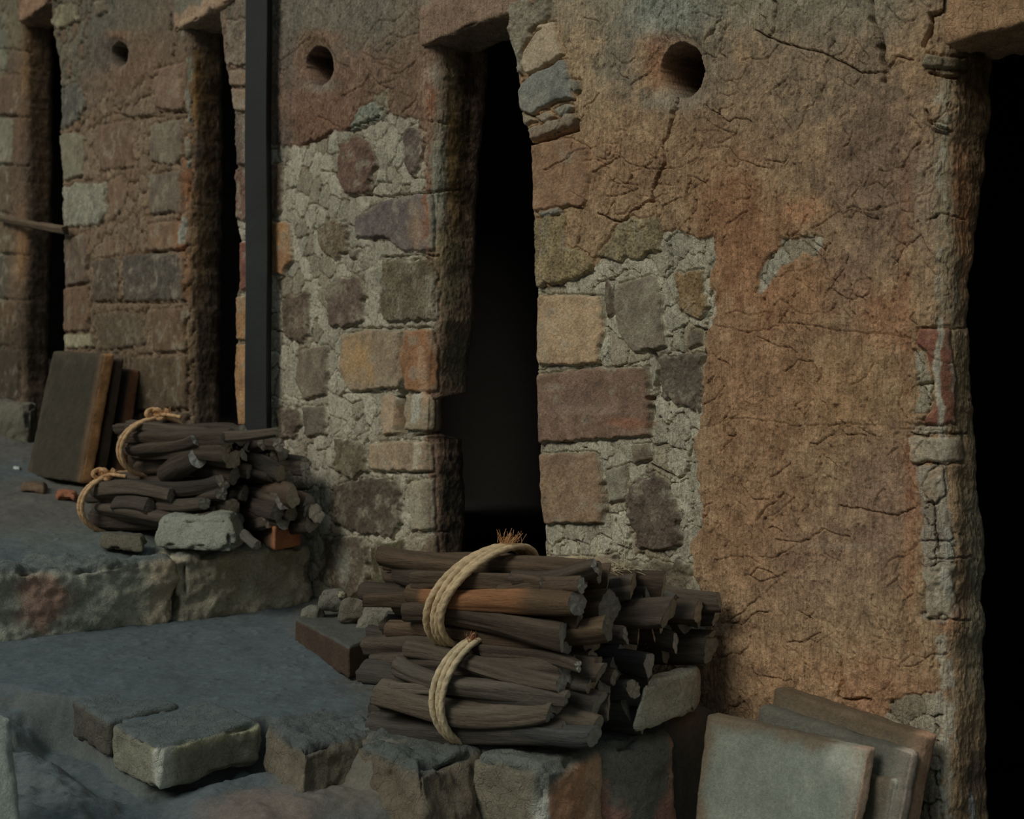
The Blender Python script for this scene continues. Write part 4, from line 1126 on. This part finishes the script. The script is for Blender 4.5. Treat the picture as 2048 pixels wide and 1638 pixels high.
bundle(r_, l_, .054, .070, 16, 25, 'near stack, upper rear firewood bundle leaning on the clay wall', GN, stag=.06, end_hex='8c8b8c', hexs=['4a4038', '453b33', '403a36', '4a4742'])
AX = AXs

GF = 'firewood bundles stacked on the upper terrace'
def pd(px, d, z):
    v = P(px, 900, d); return Vector((v.x, v.y, z))
bundle(pd(455, -.25, CZ - .252), pd(205, -.40, CZ - .262), .082, .070, 17, 31, 'upper terrace stack, lower front firewood bundle with a knotted tan rope', GF, rope_t=.16, rope_n=2, knot='knot', knot_ang=1.0, rope_hex='9a7a56', rstick=.021, hexs=['3a322c', '403630', '352f2b', '443b34'], end_hex='5d5650',
       traced=[((196, 978), (342, 986), 30, dict(hex='473e36')), ((232, 1008), (300, 1012), 28, dict(hex='3d352f'))])
bundle(pd(470, -.235, CZ - .112), pd(262, -.36, CZ - .100), .074, .066, 15, 32, 'upper terrace stack, upper front firewood bundle with a large frayed rope knot on top', GF, rope_t=.26, rope_n=2, knot='knot', knot_ang=1.45, rope_hex='947452', rstick=.021, hexs=['40352d', '382f29', '463a31'],
       traced=[((258, 858), (560, 868), 22, dict(hex='4a3f37')), ((262, 905), (396, 882), 26, dict(hex='40362e')), ((330, 950), (392, 918), 44, dict(hex='382f29', shape='round', end='8a8a88'))])
bundle(pd(592, -.130, CZ - .262), pd(400, -.145, CZ - .262), .056, .066, 13, 33, 'upper terrace stack, lower rear firewood bundle beside the rubble wall', GF, rstick=.020)
bundle(pd(560, -.135, CZ - .136), pd(380, -.150, CZ - .136), .056, .060, 12, 34, 'upper terrace stack, upper rear firewood bundle in front of the steel post', GF, rstick=.020)

# ================================================================== STONES, SLABS, POST
def stone(name, corners, label, hexc, seed, group=None, cat='stone', mat='stone', **k):
    kw = dict(r=0.018, amp=0.010, amp2=0.003, nscale=16, res=0.006, chip=0.02, mask=.5)
    kw.update(k)
    if 'colfn' not in kw: kw['col'] = A(hexc)
    o = block(name, corners, MAT[mat], seed=seed, **kw)
    tag(o, label, cat, group)
    return o
def prism(L, Fc, Rt, zt, zb, back=None, spread=0.0):
    "top outline from three points (left, near, right) in plan, the fourth completes it"
    L, Fc, Rt = Vector(L), Vector(Fc), Vector(Rt)
    B = Vector(back) if back is not None else L + Rt - Fc
    f = lambda v, z: Vector((v.x, v.y, z))
    m = (L + Rt) / 2; k = Vector((Fc.x - m.x, Fc.y - m.y, 0)).normalized() * spread
    return [f(L + k, zb), f(Fc + k, zb), f(Rt + k, zb), f(B, zb), f(L, zt), f(Fc, zt), f(Rt, zt), f(B, zt)]
def topcol(hs, ht, seed, edge=.5, extra=None):
    "dust on upward faces, bare stone on the sides"
    def f(V, W, n):
        nz = fbm3(W[:, 0] * 20, W[:, 1] * 20, W[:, 2] * 20, seed, 4, .6)
        w = sstep(edge - .25, edge + .35, n[:, 2] + .35 * nz)[:, None]
        base = np.tile(A(hs), (len(W), 1))
        if extra is not None: base = extra(base, V, W, n, nz)
        c = base * (1 + .3 * nz)[:, None]
        return c * (1 - w) + A(ht) * (1 + .15 * nz)[:, None] * w
    return f
# riser of the upper terrace
def se(s, e, z): return Vector(wp(s, -e, z))
def riser(s0, s1, e0, e1, zt, zb, **k):
    c = [se(s0, e1, zb), se(s0, e0, zb), se(s1, e0, zb), se(s1, e1, zb), se(s0 + .01, e1, zt), se(s0 + .01, e0, zt), se(s1, e0, zt), se(s1, e1, zt)]
    return c
def exA(base, V, W, n, nz):
    w = sstep(.28, .05, np.hypot((V[:, 0] + .35) / .9, (V[:, 2] - .1) / 2.5) + .2 * nz - .1)[:, None]
    w2 = sstep(.5, .8, V[:, 0] + .2 * nz)[:, None] * .7
    base = base * (1 - w) + A('84665a') * w
    return base * (1 - w2) + A('93806a') * w2
stone('stone_block', riser(1.93, 2.18, .405, .905, CZ - .372, CZ - .56), 'long weathered riser stone with a reddish scar, left of the terrace step crack', '565a56', 41, 'riser stones of the upper terrace', r=.03, amp=.020, amp2=.005, chip=.035, maxn=120, colfn=topcol('78796f', '4c5152', 1, extra=exA), cat='stone')
stone('stone_block', riser(1.925, 2.18, .015, .398, CZ - .360, CZ - .56), 'broad weathered riser stone below the orange brick, right of the terrace step crack', '5b564c', 42, 'riser stones of the upper terrace', r=.026, amp=.020, amp2=.005, chip=.035, maxn=120, colfn=topcol('7c7465', '50534f', 2), cat='stone')
stone('stone_block', riser(1.97, 2.15, .925, 1.20, CZ - .38, CZ - .56), 'riser stone cut off by the left edge of the photo', '505049', 43, 'riser stones of the upper terrace', r=.03, amp=.012, colfn=topcol('72726a', '484d4f', 3), cat='stone')

# riser of the near terrace
zt = CZ - .560
ctr = G(1085, 1548, CZ - .572)
def exO(base, V, W, n, nz):
    f = (V[:, 1] < -.9)  # face between the near corner and the right corner is V[:,0]>0.95
    face = sstep(.6, .95, V[:, 0])[:, None]
    h = V[:, 2]
    org = np.tile(A('c08a6a'), (len(V), 1))
    tan = sstep(.0, .6, V[:, 1] + .5 * nz)[:, None]
    org = org * (1 - .5 * tan) + A('b09a80') * .5 * tan
    white = sstep(-.72, -.84, V[:, 1] + .12 * nz)[:, None]
    org = org * (1 - white) + A('c4c4bc') * white
    top = sstep(.62, .95, h + .25 * nz - .35 * (V[:, 1] + .4))[:, None]
    org = org * (1 - top) + A('535652') * top
    return base * (1 - face) + org * face
m_ = G(1212, 1502, CZ - .566); r2 = G(1364, 1456, CZ - .556)
Lc = G(936, 1505, CZ - .562)
bk = m_ + (Lc - ctr)
stone('stone_block', prism(Lc, ctr, m_, CZ - .562, CZ - .82, bk), 'near step block with a pale corner stripe and an orange burnt face', '5a5346', 44, 'blocks edging the near terrace', r=.020, amp=.007, amp2=.003, maxn=120, res=.005, colfn=topcol('5c564a', '4c504e', 4, extra=exO))
def exP(base, V, W, n, nz):
    face = sstep(.6, .95, V[:, 0])[:, None]
    org = np.tile(A('a8766a'), (len(V), 1))
    g = sstep(.1, .5, V[:, 2] + .6 * nz - .8 * np.abs(V[:, 1]) + .5)[:, None]
    org = org * (1 - g) + A('64635c') * g
    e_ = sstep(.55, .85, V[:, 1] + .1 * nz)[:, None]
    org = org * (1 - e_) + A('94705a') * e_
    return base * (1 - face) + org * face
m2 = m_ + (r2 - m_) * .02
stone('stone_block', prism(bk + (r2 - m_) * .02, m2, r2, CZ - .558, CZ - .82), 'near step block with a dusty top and a pinkish red lower face', '5a5346', 45, 'blocks edging the near terrace', r=.026, amp=.009, amp2=.003, maxn=120, res=.005, colfn=topcol('656058', '4b4e4b', 5, extra=exP))
a, b, c = G(700, 1476, CZ - .562), G(838, 1540, CZ - .570), G(968, 1492, CZ - .562)
stone('stone_block', prism(a, b, c, CZ - .560, CZ - .80, G(850, 1420, CZ - .56), .12), 'brown dusty step block directly under the left ends of the near firewood', '55493c', 46, 'blocks edging the near terrace', r=.03, amp=.022, amp2=.005, nscale=15, chip=.05, colfn=topcol('50473c', '424645', 6, edge=.45))
a, b, c = G(536, 1440, CZ - .555), G(608, 1515, CZ - .570), G(760, 1462, CZ - .562)
stone('stone_block', prism(a, b, c, CZ - .555, CZ - .74, G(680, 1390, CZ - .555), .12), 'dusty step block with a sandy sloping corner, between the flat slab and the firewood', '5f5547', 47, 'blocks edging the near terrace', r=.03, amp=.02, amp2=.005, nscale=15, chip=.045, colfn=topcol('524b40', '424648', 7, edge=.45))
# the broad flat slab in the path
def exS(base, V, W, n, nz):
    w = sstep(.55, .95, V[:, 0])[:, None] * sstep(.2, .9, V[:, 2] + .3 * nz)[:, None]
    base = base * (1 - w) + A('86836a') * w
    c_ = sstep(-.6, -.85, V[:, 1])[:, None] * sstep(.7, .95, V[:, 0])[:, None]
    return base * (1 - c_) + A('8e908a') * c_
a, b, c = G(222, 1452, CZ - .552), G(316, 1503, CZ - .556), G(524, 1440, CZ - .548)
stone('stone_slab', prism(a, b, c, CZ - .550, CZ - .625, G(420, 1400, CZ - .55)), 'broad flat grey slab with a pale broken edge, foreground path', '4b4c47', 48, r=.010, amp=.009, amp2=.003, nscale=14, chip=.018, res=.005, maxn=120, colfn=topcol('626156', '454c4e', 8, edge=.62, extra=exS))
a, b, c = G(140, 1400, CZ - .552), G(214, 1448, CZ - .555), G(360, 1410, CZ - .55)
stone('stone_slab', prism(a, b, c, CZ - .550, CZ - .62, G(290, 1372, CZ - .55)), 'dust covered slab behind the broad flat slab, dark left edge', '454642', 49, r=.012, amp=.009, amp2=.003, nscale=14, chip=.016, colfn=topcol('3f3c37', '434a4c', 9, edge=.6))
# old hearth tile lying at the foot of the pier
zb = CZ - .520
b = G(698, 1330, zb); a = G(590, 1268, zb); c = G(800, 1284, zb)
stone('clay_tile', prism(a, b, c, zb + .036, zb - .03), 'thick brown clay tile lying flat between the firewood and the pier', '4e4a42', 50, cat='tile', mat='slab', r=.007, amp=.003, amp2=.001, chip=.008, colfn=topcol('382b22', '3e3e3b', 10))
# stone wedge under the rear of the near pile
dn = Vector((.02, .08, 0))
fr = [Q(1258, 1470, 2.16), Q(1390, 1430, 2.28), Q(1392, 1342, 2.29), Q(1288, 1364, 2.17)]
c = [fr[0], fr[1], fr[1] + dn, fr[0] + dn, fr[3], fr[2], fr[2] + dn * .8, fr[3] + dn * .8]
stone('prop_stone', c, 'pale grey stone propping up the rear of the near firewood', '8f8c80', 51, r=.014, amp=.008, chip=.02)
# far prop stones and bricks
b = [Q(300, 1098, 3.30), Q(468, 1106, 3.22), Q(504, 1080, 3.36), Q(330, 1070, 3.46)]
t = [Q(318, 1036, 3.36), Q(462, 1028, 3.28), Q(470, 1018, 3.40), Q(330, 1024, 3.48)]
stone('prop_stone', b + t, 'large pale grey stone under the upper terrace firewood', '666860', 52, r=.022, amp=.012, chip=.03)
b = [Q(198, 1098, 3.36), Q(288, 1108, 3.30), Q(296, 1086, 3.42), Q(212, 1080, 3.46)]
t = [Q(200, 1068, 3.38), Q(284, 1074, 3.32), Q(288, 1066, 3.42), Q(214, 1064, 3.46)]
stone('prop_stone', b + t, 'small dark flat stone at the left foot of the upper terrace firewood', '4b473c', 53, r=.014, amp=.008, chip=.02)
zb = CZ - .352
b = G(549, 1093, zb); a = G(503, 1076, zb); c = G(604, 1085, zb)
def exB(base, V, W, n, nz):
    face = sstep(.6, .95, V[:, 0])[:, None]
    return base * (1 - face) + A('8a5434') * (1 + .2 * nz)[:, None] * face
stone('brick', prism(a, b, c, zb + .052, zb - .01), 'orange faced brick at the right foot of the upper terrace firewood', '8a5638', 54, cat='brick', mat='slab', r=.006, amp=.003, amp2=.001, chip=.008, colfn=topcol('4a372a', '5b4a3c', 11, edge=.8, extra=exB))
me = stick_mesh(.09, .011, 901, '4a4641', 'split')
o = link('firewood_stick', me, MAT['wood'], None, Q(500, 1078, 3.24)); orient(o, Q(524, 1096, 3.20) - Q(476, 1056, 3.32))
tag(o, 'short loose stick lying between the large pale stone and the orange brick', 'stick')

# leaning clay slabs, near right
def slab(front, lab, hexc, seed, th, group, edge_hex, **k):
    def cf(V, W, n):
        nz = fbm3(W[:, 0] * 22, W[:, 1] * 22, W[:, 2] * 22, seed, 4, .6)
        e = sstep(.75, .97, np.abs(V[:, 0]) * (V[:, 0] > 0) )[:, None]
        face = sstep(-.6, -.9, V[:, 1])[:, None]
        base = np.tile(A(hexc), (len(W), 1)) * (1 + .2 * nz)[:, None]
        rim = sstep(.76, .98, np.maximum(V[:, 2] * .97 + .02, -V[:, 0]) + .12 * nz)[:, None] * k.get('rim', .6)
        base = base * (1 - rim) + A(k.get('rim_hex', '55483a')) * (1 + .3 * nz)[:, None] * rim
        pale = sstep(.42, .10, np.hypot((V[:, 0] - .85) / 1.0, (V[:, 2] - .8) / 1.3) + .3 * nz)[:, None] * k.get('pale', 0)
        base = base * (1 - pale) + A('9a9a90') * pale
        side = (e * (1 - face * .8))
        return base * (1 - side) + A(edge_hex) * (1 + .35 * nz)[:, None] * side
    o = block('clay_slab', hexa(front, NV * th), MAT['slab'], r=.006, amp=.0025, amp2=.0012, nscale=16, seed=seed, res=.005, colfn=cf, chip=.006, maxn=110, mask=.15)
    tag(o, lab, 'slab', group)
    return o
GS = 'clay slabs leaning on the near pier'
slab([P(1372, 1752, -.225), P(1688, 1752, -.225), P(1732, 1500, -.150), P(1412, 1428, -.150)], 'front leaning slab of the near pier, large smooth grey face with a pink right edge', '5d625c', 61, .030, GS, 'c0a08a', rim=.8, rim_hex='51402f', pale=.5)
slab([P(1640, 1790, -.160), P(1752, 1790, -.160), P(1788, 1562, -.125), P(1690, 1540, -.125)], 'short slab with a whitish edge, standing behind the front leaning slab', '4d473d', 64, .020, GS, 'c8c7ba')
slab([P(1470, 1760, -.165), P(1772, 1760, -.165), P(1822, 1508, -.098), P(1518, 1412, -.098)], 'middle leaning slab of the near pier, dark mottled face', '4b4a44', 62, .028, GS, 'a8968a', rim_hex='47443d')
slab([P(1500, 1770, -.115), P(1790, 1770, -.115), P(1850, 1476, -.052), P(1548, 1376, -.052)], 'rear leaning slab of the near pier, highest thick brown top edge', '544a3d', 63, .036, GS, 'b4886c', rim_hex='4d3f30', rim=.9)
GS2 = 'clay slabs leaning on the far pier'
slab([P(52, 952, -.23), P(160, 966, -.23), P(207, 708, -.15), P(106, 702, -.15)], 'front slab of the far leaning three, broad grey green face', '2f2a22', 65, .040, GS2, '8a6038', rim=.2)
slab([P(92, 948, -.165), P(192, 952, -.165), P(232, 716, -.095), P(135, 706, -.095)], 'middle slab of the far leaning three, chipped grey brown edge', '332c27', 66, .032, GS2, '3f352f', rim=.2)
slab([P(125, 950, -.105), P(228, 952, -.105), P(258, 740, -.045), P(160, 728, -.045)], 'rear slab of the far leaning three, reddish brown edge', '332a23', 67, .040, GS2, '5e3e2a', rim=.2)
# upright slab cut by the left border
def cfU(V, W, n):
    nz = fbm3(W[:, 0] * 60, W[:, 1] * 60, W[:, 2] * 60, 5, 3, .7)
    return A('6b7370') * (1 + .3 * nz)[:, None]
o = block('clay_slab', hexa([Q(-150, 1780, 1.78), Q(56, 1760, 1.84), Q(24, 1436, 1.96), Q(-150, 1425, 1.90)], (-.02, .03, 0)), MAT['slab'], r=.012, amp=.003, amp2=.0015, seed=68, res=.006, colfn=cfU, chip=.008, mask=.2)
tag(o, 'pale grey slab standing upright at the bottom left corner of the photo', 'slab')

# sill boulder by the farthest doorway, chips and lumps
b = [Q(-60, 945, 5.3), Q(58, 945, 5.15), Q(78, 930, 5.3), Q(-60, 930, 5.5)]
t = [Q(-60, 800, 5.35), Q(62, 806, 5.2), Q(76, 798, 5.3), Q(-60, 795, 5.5)]
stone('boulder', b + t, 'rough grey boulder left of the far leaning slabs', '4f4b42', 71, r=.05, amp=.03, amp2=.006, nscale=8, chip=.04)
b = [Q(108, 1002, 4.1), Q(152, 1004, 4.08), Q(158, 996, 4.2), Q(112, 994, 4.2)]
t = [Q(112, 984, 4.1), Q(150, 986, 4.08), Q(154, 980, 4.2), Q(114, 978, 4.2)]
stone('brick_fragment', b + t, 'small orange brick fragment in front of the far leaning slabs', '7d4a30', 72, cat='brick', r=.012, amp=.008, chip=.02)
b = [Q(40, 990, 4.2), Q(92, 994, 4.15), Q(98, 984, 4.3), Q(44, 980, 4.3)]
t = [Q(42, 968, 4.2), Q(90, 970, 4.15), Q(96, 964, 4.3), Q(46, 962, 4.3)]
stone('stone_fragment', b + t, 'brown stone fragment left of the small orange brick fragment', '4f3f31', 73, r=.014, amp=.008, chip=.02)
b = [Q(24, 948, 4.7), Q(40, 948, 4.68), Q(42, 944, 4.75), Q(26, 944, 4.75)]
t = [Q(26, 934, 4.7), Q(39, 935, 4.68), Q(41, 932, 4.75), Q(27, 932, 4.75)]
stone('stone_chip', b + t, 'tiny pale chip at the foot of the rough grey boulder', '85898c', 74, r=.006, amp=.003, chip=.0)
rub = [(770, 1228, 2.92, 58, 44, '5d5850', 'grey pointed lump of rubble at the corner of the middle doorway pier'), (712, 1222, 2.95, 34, 26, '514a41', 'brown rubble lump between the clay tile and the pier foot'),
       (662, 1200, 3.05, 30, 24, '56534c', 'grey rubble lump above the clay tile'), (625, 1232, 3.05, 26, 20, '5b5850', 'grey rubble lump left of the clay tile'),
       (682, 1190, 3.02, 10, 9, '7b7362', 'pale pebble resting on the rubble lumps'),
       (866, 1262, 2.80, 46, 22, '463d33', 'dark rubble lump behind the left ends of the near firewood')]
for i, (x, y, Yd, rx, ry, hx, lb) in enumerate(rub):
    c = Q(x, y, Yd); a = rx / F * Yd; h = ry / F * Yd
    rs = random.Random(i + 5)
    q = [Vector((sx * a * rs.uniform(.8, 1.1), sy * a * .8, sz * h * rs.uniform(.8, 1.1))) for sz in (-1, 1) for sx, sy in ((-1, -1), (1, -1), (1, 1), (-1, 1))]
    if i == 0:
        q[4] *= .55; q[5] *= .5; q[6] *= .5
    stone('rubble_lump' if i != 4 else 'pebble', [c + v for v in q], lb, hx, 80 + i, 'rubble at the pier foot', r=min(a, h) * .75, amp=min(a, h) * .35, amp2=.003, nscale=20, chip=.012, res=.005)

# steel post
def post():
    top = CZ + 1.30
    c = pd(517, -.046, 0)
    zg = gz(c) - .02
    w, d_, th = .031, .024, .006
    prof = [(-w, -d_), (w, -d_), (w, -d_ + th), (th - w + .0, -d_ + th), (-w + th, d_), (-w, d_)]
    root = empty('steel_post', (c.x, c.y, zg))
    tag(root, 'dark steel angle post standing between the two left doorways', 'post')
    # web and two flanges: a rolled channel
    rx = Vector((1, -.12, 0)).normalized(); ry = Vector((.12, 1, 0)).normalized()
    out = [(-w, -d_), (w, -d_), (w, d_), (w - th, d_), (w - th, -d_ + th), (-w + th, -d_ + th), (-w + th, d_), (-w, d_)]
    zs = np.linspace(zg, top, 120)
    V = []
    for z in zs:
        for (u, v) in out:
            n_ = .0012 * math.sin(z * 9 + u * 90)
            p = c + rx * (u + n_) + ry * v
            V.append((p.x, p.y, z))
    V = np.array(V)
    nz = fbm3(V[:, 0] * 30, V[:, 1] * 30, V[:, 2] * 9, 3, 4, .6)
    col = A('1a1d1f') * (1 + .35 * nz)[:, None]
    f = grid_faces(120, 8, 0, True)
    caps = np.array([[0, 1, 4, 5], [1, 2, 3, 4], [0, 5, 6, 7]])
    caps2 = caps[:, ::-1] + 119 * 8
    base = np.array([c.x, c.y, zg])
    me = mesh_np('post_shaft', V - base, [f, caps, caps2], col, 0, smooth=False)
    link('post_shaft', me, MAT['steel'], root, base)
    q = [c + rx * (sx * .05) + ry * (sy * .030) + UP * (z - c.z) for z in (zg - .005, zg + .012) for sx, sy in ((-1, -1), (1, -1), (1, .9), (-1, .9))]
    block('base_plate', q, MAT['steel'], r=.003, amp=.001, seed=3, col=A('1a1d1f'), parent=root)
post()
# bar wedged across the farthest doorway
me = stick_mesh((P(132, 462, -.03) - P(-6, 436, -.03)).length, .013, 905, '5a4a3a', 'split', '3a332c', bend=.15)
a, b = P(-6, 436, -.03), P(132, 462, -.03)
o = link('wooden_bar', me, MAT['wood'], None, (a + b) / 2); orient(o, b - a, .4)
tag(o, 'short wooden bar wedged across the farthest doorway', 'bar')
